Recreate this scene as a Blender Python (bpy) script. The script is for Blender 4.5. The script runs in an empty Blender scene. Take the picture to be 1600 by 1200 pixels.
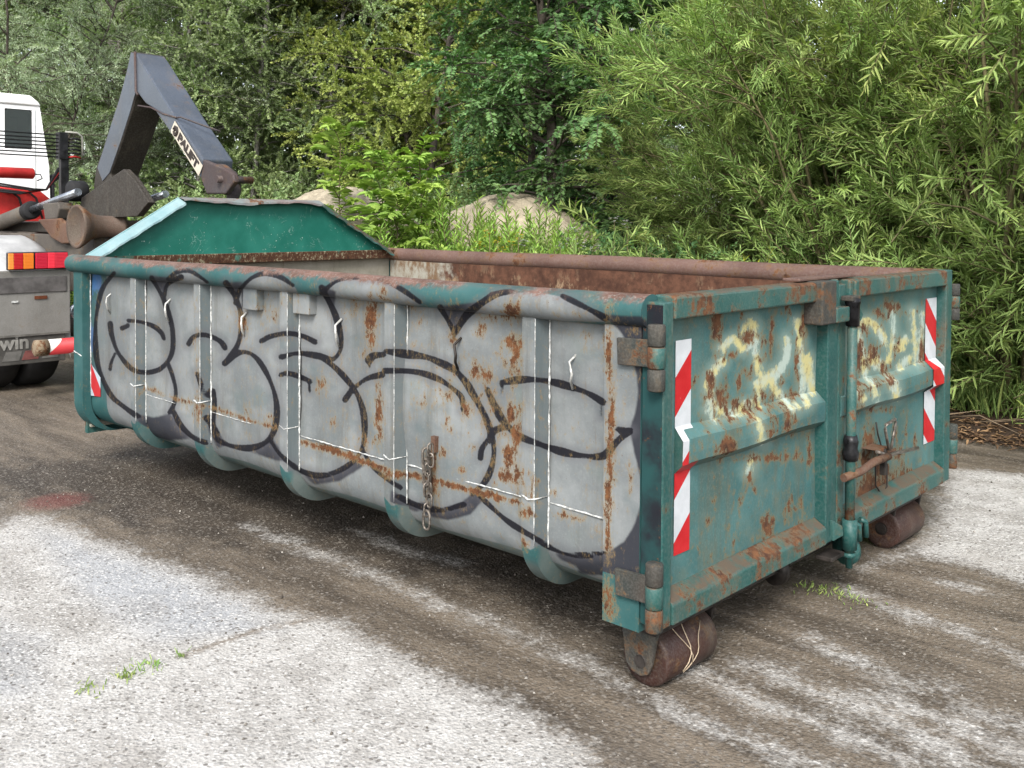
import bpy, math, random
import numpy as np
from mathutils import Vector, Matrix
rnd = random.Random(7)
scene = bpy.context.scene
COL = scene.collection

# ------------------------------------------------------------ camera, sky, sun, exposure
CAM = np.array([1.69827, -2.48679, 1.53048])
YAW, PITCH, ROLL, FPX, SYPX = 0.754073, -0.0250238, 0.0060705, 1532.25, -219.6
FW = np.array([-math.sin(YAW)*math.cos(PITCH), math.cos(YAW)*math.cos(PITCH), math.sin(PITCH)])
_R = np.array([math.cos(YAW), math.sin(YAW), 0.0]); _U = np.cross(_R, FW)
RT = _R*math.cos(ROLL)+_U*math.sin(ROLL); UP = -_R*math.sin(ROLL)+_U*math.cos(ROLL)
cd = bpy.data.cameras.new('camera'); cam = bpy.data.objects.new('camera', cd); COL.objects.link(cam)
cam.matrix_world = Matrix(((RT[0], UP[0], -FW[0], CAM[0]), (RT[1], UP[1], -FW[1], CAM[1]), (RT[2], UP[2], -FW[2], CAM[2]), (0, 0, 0, 1)))
cd.sensor_width = 36.0; cd.lens = FPX/1600*36; cd.shift_y = SYPX/1600; cd.clip_start = .05; cd.clip_end = 2000
scene.camera = cam
SUN_EL, SUN_AZ = math.radians(42), math.radians(-56)      # azimuth of the sun measured from +x towards +y
world = bpy.data.worlds.new('World'); scene.world = world; world.use_nodes = True
wn = world.node_tree
sky = wn.nodes.new('ShaderNodeTexSky'); sky.sky_type = 'NISHITA'; sky.sun_disc = False
sky.sun_elevation = SUN_EL; sky.sun_rotation = math.pi/2-SUN_AZ; sky.dust_density = 2.5; sky.air_density = 1.0; sky.ozone_density = 1.0
bg = wn.nodes['Background']; bg.inputs['Strength'].default_value = .15
hs = wn.nodes.new('ShaderNodeHueSaturation'); hs.inputs['Saturation'].default_value = .38      # thin overcast
wn.links.new(sky.outputs['Color'], hs.inputs['Color']); wn.links.new(hs.outputs['Color'], bg.inputs['Color'])
sl = bpy.data.lights.new('sun', 'SUN'); sl.energy = 1.5; sl.angle = math.radians(20); sl.color = (1, .96, .89)
sun = bpy.data.objects.new('sun', sl); COL.objects.link(sun)
sd = Vector((math.cos(SUN_EL)*math.cos(SUN_AZ), math.cos(SUN_EL)*math.sin(SUN_AZ), math.sin(SUN_EL)))
sun.rotation_euler = sd.to_track_quat('Z', 'Y').to_euler(); sun.location = (0, 0, 12)
scene.view_settings.view_transform = 'Standard'; scene.view_settings.look = 'None'
scene.view_settings.exposure = 1.7; scene.view_settings.gamma = 1

# ------------------------------------------------------------ pixel -> direction helpers (photograph is 1600 x 1200)
def ray(px): return FW+RT*((px[0]-800)/FPX)+UP*((600+SYPX-px[1])/FPX)
def on(axis, v, px):
    d = ray(px); return CAM+d*((v-CAM[axis])/d[axis])
def ux(px, x): return on(0, x, px)
def uy(px, y): return on(1, y, px)
def uz(px, z=0.): return on(2, z, px)
def at(px, depth, z=None):
    q = CAM+(FW+RT*((px-800)/FPX))*depth
    return (float(q[0]), float(q[1]), 0. if z is None else z)
def pix(V):
    d = np.asarray(V)-CAM; z = np.maximum(d@FW, .3)
    return np.stack([800+FPX*(d@RT)/z, 600+SYPX-FPX*(d@UP)/z], 1)

# ------------------------------------------------------------ mesh helpers
class MB:
    def __init__(s): s.v = []; s.f = []; s.sm = []
    def add(s, v, f, sm=False):
        o = len(s.v); s.v += [tuple(map(float, q)) for q in v]; s.f += [tuple(i+o for i in q) for q in f]; s.sm += [sm]*len(f); return s
    def box(s, lo, hi):
        (a, b, c), (d, e, f) = lo, hi
        return s.add([(a, b, c), (d, b, c), (d, e, c), (a, e, c), (a, b, f), (d, b, f), (d, e, f), (a, e, f)],
                     [(0, 3, 2, 1), (4, 5, 6, 7), (0, 1, 5, 4), (1, 2, 6, 5), (2, 3, 7, 6), (3, 0, 4, 7)])
    def prism(s, poly, vec):
        n = len(poly); v = [tuple(p) for p in poly]+[tuple(np.asarray(p)+np.asarray(vec)) for p in poly]
        return s.add(v, [tuple(range(n))[::-1], tuple(range(n, 2*n))]+[(i, (i+1) % n, n+(i+1) % n, n+i) for i in range(n)])
    def tube(s, path, r, n=10, cap=True, sm=True):
        path = [Vector(p) for p in path]; k = len(path); rr = r if hasattr(r, '__len__') else [r]*k
        v = []; pu = None
        for i, p in enumerate(path):
            t = (path[min(i+1, k-1)]-path[max(i-1, 0)]).normalized()
            if pu is None:
                a = Vector((0, 0, 1)) if abs(t.z) < .9 else Vector((1, 0, 0)); pu = t.cross(a).normalized()
            pu = (pu-t*pu.dot(t)).normalized(); w = t.cross(pu)
            for j in range(n):
                a = 2*math.pi*j/n; v.append(p+(pu*math.cos(a)+w*math.sin(a))*rr[i])
        f = [(i*n+j, i*n+(j+1) % n, (i+1)*n+(j+1) % n, (i+1)*n+j) for i in range(k-1) for j in range(n)]
        o = len(s.v); s.add(v, f, sm)
        if cap: s.f += [tuple(o+j for j in range(n))[::-1], tuple(o+(k-1)*n+j for j in range(n))]; s.sm += [False, False]
        return s
    def lathe(s, prof, o, axis='y', n=28):          # prof: (distance along axis, radius)
        o = Vector(o); ax = {'x': Vector((1, 0, 0)), 'y': Vector((0, 1, 0)), 'z': Vector((0, 0, 1))}[axis] if isinstance(axis, str) else Vector(axis).normalized()
        a = Vector((0, 0, 1)) if abs(ax.z) < .9 else Vector((1, 0, 0)); u = ax.cross(a).normalized(); w = ax.cross(u); k = len(prof)
        v = [o+ax*d+(u*math.cos(2*math.pi*j/n)+w*math.sin(2*math.pi*j/n))*r for d, r in prof for j in range(n)]
        return s.add(v, [(i*n+j, i*n+(j+1) % n, (i+1)*n+(j+1) % n, (i+1)*n+j) for i in range(k-1) for j in range(n)], True)
    def grid(s, P, sm=True, flip=False):            # P: rows x cols x 3
        a, b = len(P), len(P[0]); v = [q for r in P for q in r]
        f = [(i*b+j, i*b+j+1, (i+1)*b+j+1, (i+1)*b+j) for i in range(a-1) for j in range(b-1)]
        if flip: f = [q[::-1] for q in f]
        return s.add(v, f, sm)
    def build(s, name, m, parent=None, bevel=0, attrs=None, seg=2):
        me = bpy.data.meshes.new(name)
        off = root_loc(parent)
        me.from_pydata([(a-off[0], b-off[1], c-off[2]) for a, b, c in s.v], [], s.f)
        me.polygons.foreach_set('use_smooth', s.sm); me.materials.append(m)
        if attrs:
            for k, a in attrs(np.array(s.v)).items():
                at_ = me.attributes.new(k, 'FLOAT', 'POINT'); at_.data.foreach_set('value', np.asarray(a, dtype=np.float32))
        me.update()
        o = bpy.data.objects.new(name, me); COL.objects.link(o)
        if parent: o.parent = parent
        if bevel:
            b = o.modifiers.new('bevel', 'BEVEL'); b.width = bevel; b.segments = seg; b.limit_method = 'ANGLE'; b.angle_limit = math.radians(35)
        return o
def root_loc(o):
    r = Vector((0, 0, 0))
    while o: r = r+o.location; o = o.parent
    return r
def tag(o, label, cat, group=None):
    o['label'] = label; o['category'] = cat
    if group: o['group'] = group
    return o
def thing(name, loc, label, cat, group=None):
    o = bpy.data.objects.new(name, None); COL.objects.link(o); o.location = loc; o.empty_display_size = .2
    return tag(o, label, cat, group)

# ------------------------------------------------------------ material helper
class Mat:
    def __init__(s, name, rough=.6, metal=0, spec=.22):
        s.m = bpy.data.materials.new(name); s.m.use_nodes = True; s.t = s.m.node_tree
        s.b = s.t.nodes['Principled BSDF']; s.b.inputs['Roughness'].default_value = rough; s.b.inputs['Metallic'].default_value = metal
        if spec is not None: s.b.inputs['Specular IOR Level'].default_value = spec
        s.co = s.t.nodes.new('ShaderNodeTexCoord').outputs['Object']
    def n(s, ty, **k):
        q = s.t.nodes.new(ty)
        for a, b in k.items(): setattr(q, a, b)
        return q
    def put(s, sock, v):
        if isinstance(v, bpy.types.NodeSocket): s.t.links.new(v, sock)
        elif isinstance(v, (tuple, list)): sock.default_value = tuple(v)+(1,) if len(v) == 3 and sock.type == 'RGBA' else tuple(v)
        else: sock.default_value = v
    def math(s, op, a, b=0., clamp=False):
        q = s.n('ShaderNodeMath', operation=op, use_clamp=clamp); s.put(q.inputs[0], a); s.put(q.inputs[1], b); return q.outputs[0]
    def map(s, v, a, b, c=0., d=1., smooth=True):
        q = s.n('ShaderNodeMapRange', interpolation_type='SMOOTHSTEP' if smooth else 'LINEAR')
        for i, x in enumerate((v, a, b, c, d)): s.put(q.inputs[i], x)
        return q.outputs[0]
    def mix(s, f, a, b, mode='MIX'):
        q = s.n('ShaderNodeMix', data_type='RGBA', blend_type=mode); s.put(q.inputs[0], f); s.put(q.inputs[6], a); s.put(q.inputs[7], b); return q.outputs[2]
    def scale(s, v):
        q = s.n('ShaderNodeMapping'); s.t.links.new(s.co, q.inputs[0]); q.inputs['Scale'].default_value = v; return q.outputs[0]
    def noise(s, sc, det=5, rough=.6, stretch=None, dist=0.):
        q = s.n('ShaderNodeTexNoise'); s.t.links.new(s.scale(stretch) if stretch else s.co, q.inputs['Vector'])
        q.inputs['Scale'].default_value = sc; q.inputs['Detail'].default_value = det; q.inputs['Roughness'].default_value = rough; q.inputs['Distortion'].default_value = dist
        return q.outputs['Fac']
    def vor(s, sc, feat='F1', out='Distance', stretch=None):
        q = s.n('ShaderNodeTexVoronoi', feature=feat); s.t.links.new(s.scale(stretch) if stretch else s.co, q.inputs['Vector']); q.inputs['Scale'].default_value = sc; return q.outputs[out]
    def attr(s, name): return s.n('ShaderNodeAttribute', attribute_name=name).outputs['Fac']
    def xyz(s):
        q = s.n('ShaderNodeSeparateXYZ'); s.t.links.new(s.co, q.inputs[0]); return q.outputs
    def nz(s):
        g = s.n('ShaderNodeNewGeometry'); q = s.n('ShaderNodeSeparateXYZ'); s.t.links.new(g.outputs['Normal'], q.inputs[0]); return q.outputs['Z']
    def out(s, col=None, rough=None, bump=None, bstr=.3, bdist=.01, k=.8):
        if col is not None: s.put(s.b.inputs['Base Color'], s.mix(1., col, (k, k, k), 'MULTIPLY'))
        if rough is not None: s.put(s.b.inputs['Roughness'], rough)
        if bump is not None:
            q = s.n('ShaderNodeBump'); q.inputs['Strength'].default_value = bstr; q.inputs['Distance'].default_value = bdist
            s.put(q.inputs['Height'], bump); s.t.links.new(q.outputs[0], s.b.inputs['Normal'])
        return s.m
RUST1, RUST2 = (.125, .055, .024), (.045, .020, .012)
def rusty(M, sc=1.):
    c = M.mix(M.map(M.noise(22*sc, 6, .7), .35, .65), RUST2, RUST1)
    return M.mix(M.map(M.noise(60*sc, 4), .55, .75, 0, .7), c, (.20, .10, .042))
def painted(name, c1, c2, rust=.5, rough=.5, sc=1., grime=.5, edge=(.62, .66), dirt=0.):
    """worn paint: two tones, vertical grime, rust chips; rust 0..1 raises how much breaks through"""
    M = Mat(name, rough)
    c = M.mix(M.map(M.noise(2.6*sc, 6, .65), .3, .7), c1, c2)
    st = M.noise(7*sc, 6, .7, stretch=(1, 1, .09))
    c = M.mix(M.map(st, .5, .75, 0, grime), c, (.10, .085, .065), 'MIX')
    fine = M.noise(90*sc, 3, .6)
    c = M.mix(M.map(fine, .35, .8, 0, .09), c, (.4, .4, .37))
    if dirt: c = M.mix(M.math('MULTIPLY', M.map(M.nz(), .35, .8), M.map(M.noise(9*sc, 6, .7), .36, .56, 0, dirt)), c, (.085, .06, .042))      # dust and rust lying on upward faces
    v = M.math('ADD', M.math('MULTIPLY', M.noise(5*sc, 3, .5), .55), M.math('MULTIPLY', M.noise(26*sc, 8, .75), .5))
    f = M.map(v, edge[0]+.03-.16*rust, edge[1]+.05-.16*rust)
    halo = M.map(v, edge[0]-.02-.16*rust, edge[1]+.04-.16*rust, 0, .45)
    c = M.mix(halo, c, (.15, .095, .045)); c = M.mix(f, c, rusty(M, sc))
    h = M.math('ADD', M.math('MULTIPLY', f, -.6), M.math('MULTIPLY', fine, .5))
    return M.out(c, M.map(f, 0, 1, rough, .88), h, .25, .004)
def plain(name, c, rough=.6, metal=0, var=.25, sc=8, bump=.15):
    M = Mat(name, rough, metal); n1 = M.noise(sc, 6, .65)
    dark = tuple(x*(1-var*1.6) for x in c); lite = tuple(min(1, x*(1+var)) for x in c)
    return M.out(M.mix(M.map(n1, .3, .7), dark, lite), M.map(n1, .3, .7, max(.05, rough-.1), min(1, rough+.1)), M.noise(sc*9, 4), bump, .003)

TEAL1, TEAL2 = (.008, .052, .048), (.017, .077, .071)
m_teal = painted('teal_paint', TEAL1, TEAL2, .22, .45)
m_frame = painted('worn_teal_paint', (.010, .058, .052), (.029, .086, .077), .62, .5, 1.3, .6, dirt=.9)
m_brownteal = painted('rusty_teal_paint', (.022, .027, .025), (.040, .031, .025), .5, .8, 1.6)
m_green = painted('dark_green_paint', (.008, .085, .065), (.013, .115, .09), .1, .4, 1, .15)
m_steel = plain('dark_steel', (.035, .03, .027), .55, .3, .4, 14)
m_roller = painted('rusted_roller_steel', (.024, .011, .009), (.042, .017, .012), .25, .5, 1.5)
m_weld_highlight = plain('pale_weld_and_highlight', (.42, .43, .42), .6, 0, .4, 60)
m_white_wire = plain('pale_wire', (.42, .42, .40), .45, .2, .3, 40)
m_chain = plain('galvanised_chain', (.16, .14, .12), .45, .6, .4, 50)
m_rustsolid = painted('solid_rust', (.07, .033, .02), (.105, .055, .035), .6, .8)
m_black = plain('black_rubber', (.014, .014, .015), .75, 0, .3, 12)

# ------------------------------------------------------------ graffiti traced as curves: distance in photo pixels to each stroke
def cr(pts, k=5):                                    # smooth a traced line
    P = np.array(pts, float); Q = np.vstack([2*P[0]-P[1], P, 2*P[-1]-P[-2]]); out = []
    for i in range(1, len(Q)-2):
        for t in np.arange(k)/k:
            a, b, c, d = Q[i-1:i+3]; out.append(.5*((2*b)+(c-a)*t+(2*a-5*b+4*c-d)*t*t+(3*b-a-3*c+d)*t**3))
    out.append(P[-1]); return np.array(out)
def segdist(X, L):
    d = np.full(len(X), 1e4)
    for a, b in zip(L[:-1], L[1:]):
        ab = b-a; t = np.clip(((X-a)@ab)/max(ab@ab, 1e-9), 0, 1); d = np.minimum(d, np.hypot(*(X-a-t[:, None]*ab).T))
    return d
def polysd(X, P):                                    # negative inside
    P = np.array(P, float); d = segdist(X, np.vstack([P, P[:1]])); ins = np.zeros(len(X), bool)
    for a, b in zip(P, np.roll(P, -1, 0)):
        c = (a[1] > X[:, 1]) != (b[1] > X[:, 1]); xs = a[0]+(X[:, 1]-a[1])*(b[0]-a[0])/(b[1]-a[1]+1e-12); ins ^= c & (X[:, 0] < xs)
    return np.where(ins, -d, d)
STROKES = [  # half width, points
 (2.6, [(178, 427), (160, 452), (151, 490), (149, 527), (152, 565), (162, 597), (175, 620), (190, 633), (205, 644), (216, 651)]),
 (2.8, [(237, 434), (252, 460), (261, 482), (269, 510), (270, 540), (265, 560), (252, 575), (237, 581), (222, 582), (205, 576), (185, 552), (175, 525), (172, 506)]),
 (2.4, [(191, 513), (200, 509)]), (2.4, [(201, 501), (220, 503), (240, 510), (252, 520), (256, 529)]),
 (2.2, [(262, 567), (270, 588), (275, 611), (272, 631), (264, 645)]), (1.8, [(180, 552), (174, 566), (172, 577)]),
 (2.6, [(257, 462), (260, 447), (270, 438), (283, 433)]), (2.2, [(262, 436), (277, 425), (295, 423), (310, 431), (324, 441)]),
 (2.6, [(353, 442), (367, 462), (376, 490), (376, 520), (370, 542), (352, 568)]),
 (2.6, [(295, 537), (302, 527), (315, 523), (330, 526), (345, 534), (351, 543)]),
 (3.2, [(351, 568), (367, 555), (383, 550), (400, 559), (417, 584), (429, 615), (433, 645), (428, 674), (414, 692), (390, 700), (362, 697), (346, 690)]),
 (2.2, [(308, 584), (314, 601), (319, 618)]), (3.0, [(333, 611), (335, 631), (333, 661), (338, 684), (349, 693)]), (4.5, [(320, 652), (330, 664), (338, 678)]),
 (2.8, [(368, 474), (372, 460), (380, 447), (394, 434), (414, 427), (437, 432), (458, 446)]),
 (3.2, [(503, 450), (518, 479), (527, 502), (533, 530), (531, 549), (520, 561), (505, 558), (490, 555), (464, 552), (440, 558)]),
 (2.8, [(408, 533), (424, 525), (451, 521), (475, 526), (492, 534)]), (2.6, [(438, 586), (450, 583), (467, 588), (486, 596)]), (1.2, [(483, 596), (484, 612)]),
 (3.2, [(505, 559), (530, 580), (553, 607), (565, 633), (570, 663), (567, 697), (553, 720), (527, 737), (500, 743), (473, 737), (458, 728)]),
 (3.4, [(539, 625), (553, 607), (573, 592), (597, 585)]), (3.4, [(601, 579), (633, 580), (660, 583), (687, 593), (707, 607), (720, 619), (723, 629)]),
 (4.8, [(577, 563), (584, 556), (599, 554)]), (4.6, [(603, 549), (633, 553), (667, 558), (690, 568), (712, 579)]),
 (3.8, [(710, 577), (727, 597), (743, 623), (757, 650), (767, 677), (772, 703), (768, 730), (757, 753), (738, 772)]),
 (1.1, [(578, 562), (577, 573)]), (1.2, [(722, 628), (722, 642)]), (1.2, [(710, 518), (709, 531)]),
 (3.6, [(688, 480), (700, 500), (710, 520)]), (4.4, [(712, 518), (727, 494), (746, 478), (770, 462)]),
 (2.4, [(503, 458), (523, 441), (547, 434), (573, 433), (600, 439), (627, 452), (656, 472)]),
 (3.2, [(749, 474), (776, 460), (800, 455)]), (3.6, [(879, 462), (910, 478), (946, 497)]),
 (4.0, [(783, 598), (814, 593), (852, 595), (887, 603), (918, 614), (943, 629)]), (1.2, [(785, 598), (784, 614)]), (1.0, [(939, 628), (939, 652)]),
 (4.2, [(762, 609), (772, 632), (787, 658), (810, 680), (845, 695), (879, 706), (910, 712), (943, 712), (964, 690), (984, 674)]), (3, [(964, 670), (972, 672), (983, 674)]),
 (3.6, [(766, 678), (780, 670), (796, 666)]), (3.0, [(768, 681), (754, 700), (751, 716)]),
 (3.0, [(745, 770), (764, 789), (795, 816), (833, 839), (872, 861), (910, 868), (948, 863)]),
 (2.6, [(566, 700), (577, 722), (598, 744), (625, 762)]), (2.4, [(424, 690), (434, 706), (450, 722)]), (2.6, [(270, 642), (282, 664), (300, 682), (322, 692)]),
 (3.4, [(620, 775), (650, 789), (690, 797), (725, 788)]),
]
DARKS = [  # sprayed dark fills between the letters
 [(690, 478), (760, 470), (735, 492), (712, 526), (700, 505)], [(655, 784), (690, 794), (720, 786), (748, 764), (757, 778), (735, 803), (700, 813), (665, 805)],
 [(944, 492), (971, 520), (987, 551), (996, 586), (998, 616), (992, 647), (983, 672), (992, 712), (1002, 747), (1002, 785), (992, 819), (975, 846), (948, 863), (900, 872), (905, 896), (1012, 905), (1014, 495)],
 [(866, 862), (905, 869), (943, 866), (943, 893), (905, 886), (875, 874)],
 [(212, 648), (240, 652), (266, 645), (281, 662), (300, 686), (255, 690), (225, 676)], [(325, 645), (338, 668), (352, 695), (340, 700), (326, 672)],
 [(460, 728), (490, 746), (527, 740), (556, 716), (572, 726), (530, 752), (490, 758)], [(410, 694), (424, 680), (436, 700), (446, 722), (418, 716), (390, 704)],
 [(235, 430), (262, 434), (256, 460)], [(345, 440), (380, 440), (369, 466)], [(500, 448), (525, 455), (522, 480)], [(612, 765), (640, 785), (670, 790), (650, 800), (610, 785)],
]
GREY = [[(176, 428), (160, 452), (151, 490), (149, 527), (152, 565), (162, 597), (175, 620), (190, 633), (216, 650), (300, 690), (450, 735), (600, 790), (800, 862), (890, 892), (1014, 905), (1014, 480), (800, 470), (560, 440), (400, 427), (262, 432), (246, 448), (233, 430)],
]
RIMGREY = [[(258, 452), (262, 436), (277, 426), (295, 424), (310, 431), (326, 444)], [(368, 474), (380, 447), (394, 435), (414, 428), (437, 433), (462, 450), (470, 470)],
 [(500, 470), (505, 456), (523, 442), (547, 435), (573, 434), (600, 440), (627, 453), (660, 478)], [(720, 500), (749, 475), (776, 462), (833, 455), (879, 464), (910, 480), (950, 503)]]
RUSTW = [  # traced rust patches on the side: x, y, rx, ry, strength
 (580, 500, 9, 45, 1), (592, 640, 7, 48, 1), (556, 480, 12, 20, .6), (598, 460, 6, 15, .8), (570, 560, 12, 20, .6), (540, 500, 8, 30, .45), (610, 470, 8, 10, .5),
 (700, 530, 14, 12, .5), (655, 625, 8, 12, .6), (700, 665, 10, 14, .8), (690, 705, 12, 10, .8), (730, 640, 12, 14, .8), (740, 700, 10, 9, .7), (722, 735, 10, 6, .7), (700, 620, 7, 14, .6),
 (752, 515, 10, 20, .8), (770, 500, 14, 14, .6), (800, 490, 14, 18, 1), (797, 540, 18, 18, 1), (745, 580, 10, 18, .9), (765, 590, 8, 12, .8), (785, 565, 8, 14, .9), (805, 560, 8, 30, 1), (775, 555, 12, 10, .5),
 (800, 640, 9, 22, 1), (795, 710, 10, 25, 1), (805, 680, 8, 20, .9), (790, 745, 12, 14, 1), (808, 750, 8, 25, .9), (770, 720, 8, 10, .5), (745, 625, 8, 10, .6), (800, 600, 8, 14, .6),
 (678, 760, 10, 16, 1), (676, 725, 7, 18, 1), (650, 600, 8, 30, .3), (640, 480, 8, 8, .6), (660, 490, 6, 14, .4),
 (480, 470, 10, 20, .5), (500, 600, 10, 16, .6), (520, 660, 8, 14, .5), (310, 640, 7, 22, .8), (390, 640, 10, 14, .5), (420, 655, 8, 10, .5), (380, 505, 8, 14, .9), (430, 505, 6, 22, .5), (307, 530, 4, 40, .5), (330, 560, 6, 10, .4), (412, 545, 8, 10, .5), (570, 690, 14, 14, .6), (200, 575, 14, 16, .45),
 (952, 560, 6, 60, 1.1), (954, 680, 6, 90, 1.1), (950, 800, 7, 70, 1), (985, 750, 4, 50, .5), (870, 500, 8, 18, .4), (905, 490, 10, 8, .5), (850, 620, 5, 20, .4), (900, 810, 12, 6, .8), (862, 770, 10, 10, .7), (880, 805, 14, 5, 1.1),
 (830, 760, 12, 22, .8), (820, 800, 12, 10, 1.1), (820, 850, 8, 14, .6), (950, 940, 10, 40, .8), (985, 520, 12, 8, .4), (960, 500, 12, 6, .5),
 (470, 500, 20, 30, .2), (420, 480, 20, 30, .25), (560, 620, 30, 60, .25), (700, 580, 60, 60, .2), (770, 620, 40, 90, .35),
]
RUSTL = [(5.5, 1.15, [(474, 692), (520, 703), (560, 718), (612, 738), (660, 746), (700, 757), (760, 772), (812, 786)]), (4, .75, [(230, 607), (290, 628), (345, 640), (380, 654), (430, 668)]), (6, 1.1, [(600, 742), (633, 742)]), (5, 1.0, [(815, 798), (838, 806)])]
def side_attrs(dark=True, rim=False):
    def fn(V):
        X = pix(V); blk = np.full(len(X), 50.); drk = np.full(len(X), 50.); gry = np.full(len(X), 60.); rst = np.zeros(len(X))
        wob = 1+.3*np.sin(X[:, 0]*.09+1)*np.sin(X[:, 1]*.06)
        for w, L in STROKES: blk = np.minimum(blk, segdist(X, cr(L))-(w+1.15)*wob)
        for P in DARKS: drk = np.minimum(drk, polysd(X, P))
        for P in (RIMGREY if rim else GREY): gry = np.minimum(gry, polysd(X, P))
        for x, y, a, b, s in RUSTW: rst = np.maximum(rst, s*np.exp(-((X[:, 0]-x)/a)**2*.7-((X[:, 1]-y)/b)**2*.7))
        for w, s, L in RUSTL: rst = np.maximum(rst, s*np.exp(-(segdist(X, np.array(L, float))/w)**2*.8))
        return {'blk': blk, 'drk': drk, 'gry': gry, 'rst': rst}
    return fn
def side_mat(name, rim=False):
    M = Mat(name, .62, 0, .10)
    x, y, z = M.xyz()
    big = M.noise(3, 6, .65); fine = M.noise(110, 3); mid = M.noise(16, 5, .7); st = M.noise(9, 6, .7, stretch=(1, 1, .07))
    grey = M.mix(M.map(big, .35, .68), (.118, .130, .134), (.188, .200, .202))
    grey = M.mix(M.map(st, .48, .75, 0, .75), grey, (.085, .085, .075))
    grey = M.mix(M.map(M.noise(5, 4, .5), .55, .75, 0, .5), grey, (.12, .145, .135))
    grey = M.mix(M.map(fine, .5, .8, 0, .25), grey, (.26, .26, .25))
    grey = M.mix(M.map(M.noise(3.4, 5, .6, stretch=(1, 1, 1.6)), .52, .70, 0, .55), grey, (.085, .11, .115))      # thin spray lets the old blue-green show
    grey = M.mix(M.map(M.noise(26, 6, .7, stretch=(1, 1, .12)), .60, .74, 0, .6), grey, (.13, .09, .045))      # brown run-off
    grey = M.mix(M.map(M.noise(85, 5, .7), .665, .70, 0, .9), grey, (.09, .05, .025))      # pin-point rust
    teal = M.mix(M.map(big, .3, .7), (.018, .065, .066), (.04, .098, .098))
    if not rim:
        teal = M.mix(M.math('MULTIPLY', M.map(M.noise(4, 4, .6, dist=.6), .47, .55, 0, .8), M.math('MULTIPLY', M.math('MULTIPLY', M.map(x, -1.87, -1.82, 1, 0), M.map(x, -2.0, -1.99)), M.map(z, .62, .75))), teal, (.04, .10, .24))
        teal = M.mix(M.math('MULTIPLY', M.map(x, -1.6, -1.0), M.map(y, -1.215, -1.19)), teal, M.mix(M.map(big, .3, .7), (.05, .075, .072), (.10, .12, .115)))
    e = M.math('MULTIPLY', M.math('SUBTRACT', mid, .5), 3.)
    gf = M.map(M.math('ADD', M.attr('gry'), e), -1.5, 1.5, 1, 0)
    grey = M.mix(M.math('MULTIPLY', M.attr('flk'), M.map(st, .35, .65, .95, .6)), grey, (.068, .085, .090))      # rib flanks mixed to a darker blue-grey
    c = M.mix(gf, teal, grey)
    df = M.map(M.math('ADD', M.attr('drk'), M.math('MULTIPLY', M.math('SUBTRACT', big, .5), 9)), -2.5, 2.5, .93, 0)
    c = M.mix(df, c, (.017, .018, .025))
    spray = M.math('MULTIPLY', M.map(M.attr('blk'), -.5, 14, .5, 0), M.map(big, .35, .65, .5, 1))
    c = M.mix(spray, c, (.07, .07, .08))
    bf = M.map(M.math('ADD', M.attr('blk'), M.math('MULTIPLY', M.math('SUBTRACT', fine, .5), 1.6)), -.9, .9, .96, 0)
    c = M.mix(bf, c, (.006, .006, .009))
    v = M.math('ADD', M.math('ADD', M.math('MULTIPLY', M.noise(50, 9, .8, stretch=(1, 1, .55)), .75), M.math('MULTIPLY', M.noise(7, 3), .25)), M.math('MULTIPLY', M.attr('rst'), .185))
    rf = M.map(v, .622, .66); halo = M.map(v, .535, .655, 0, .62)
    c = M.mix(halo, c, (.20, .14, .06)); c = M.mix(rf, c, rusty(M))
    if rim:
        top = M.math('ADD', M.nz(), M.math('MULTIPLY', M.math('SUBTRACT', M.math('ADD', M.math('MULTIPLY', M.noise(14, 8, .75), .7), M.math('MULTIPLY', M.noise(4, 3, .5), .3)), .5), 3.2))
        tf = M.math('MULTIPLY', M.map(top, .30, .80), M.map(M.noise(5, 4, .6, stretch=(.6, 1, 1)), .36, .50, .15, 1)); pink = M.mix(M.map(mid, .35, .65), (.085, .048, .036), (.15, .088, .070))
        pink = M.mix(M.map(fine, .5, .7, 0, .7), pink, (.20, .185, .17))
        fadeleft = M.map(x, -1.95, -1.2)       # the end by the hook stays painted
        c = M.mix(M.math('MULTIPLY', tf, M.map(x, -4.1, -3.6)), c, pink)
    h = M.math('ADD', M.math('MULTIPLY', rf, -.5), M.math('MULTIPLY', fine, .3))
    return M.out(c, M.map(rf, 0, 1, .6, .88), h, .3, .004)
m_side = side_mat('sprayed_side_paint'); m_rim = side_mat('sprayed_rim_paint', True)

# ------------------------------------------------------------ THE CONTAINER
L, W, H = 4.25, 2.45, 1.30
C = thing('roll_off_container', (-L/2, W/2, 0), 'long open steel roll-off container in worn teal and grey with bubble-letter graffiti', 'container')
YC = W/2
def arc(r, zc, yc, n=10): return [(yc-r*math.cos(a), zc-r*math.sin(a)) for a in np.linspace(0, math.pi/2, n)]
def profile(off, r, zlow_flat):
    top = [(off, z) for z in np.linspace(1.235, .43, 68)]
    return top+arc(r, .43, off+r, 14)[1:]+[(off+r+(.75-off-r)*t, zlow_flat if zlow_flat else .43-r) for t in (.25, .5, .75, 1)]
PW = profile(.05, .15, None)
XS = np.concatenate([np.arange(-4.17, -2.0, .016), np.arange(-2.0, -.20, .012), [-.19]])
dent = lambda x, z: .008*math.sin(x*5.1+z*2)*math.sin(z*4.3+1)+.005*math.sin(x*11+z*7)+.005*math.sin(x*3.3-z*9)*math.sin(x*7.7+2)
def wall_grid(mirror=False, inner=0., step=1):
    P = []
    for (y, z) in PW[::1]:
        row = []
        for x in XS[::step]:
            d = dent(x, z)*max(0, min(1, (z-.3)*4)) if not mirror else 0
            yy = y+inner+d
            row.append((x, W-yy if mirror else yy, z+inner*.6))
        P.append(row)
    return P
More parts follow.
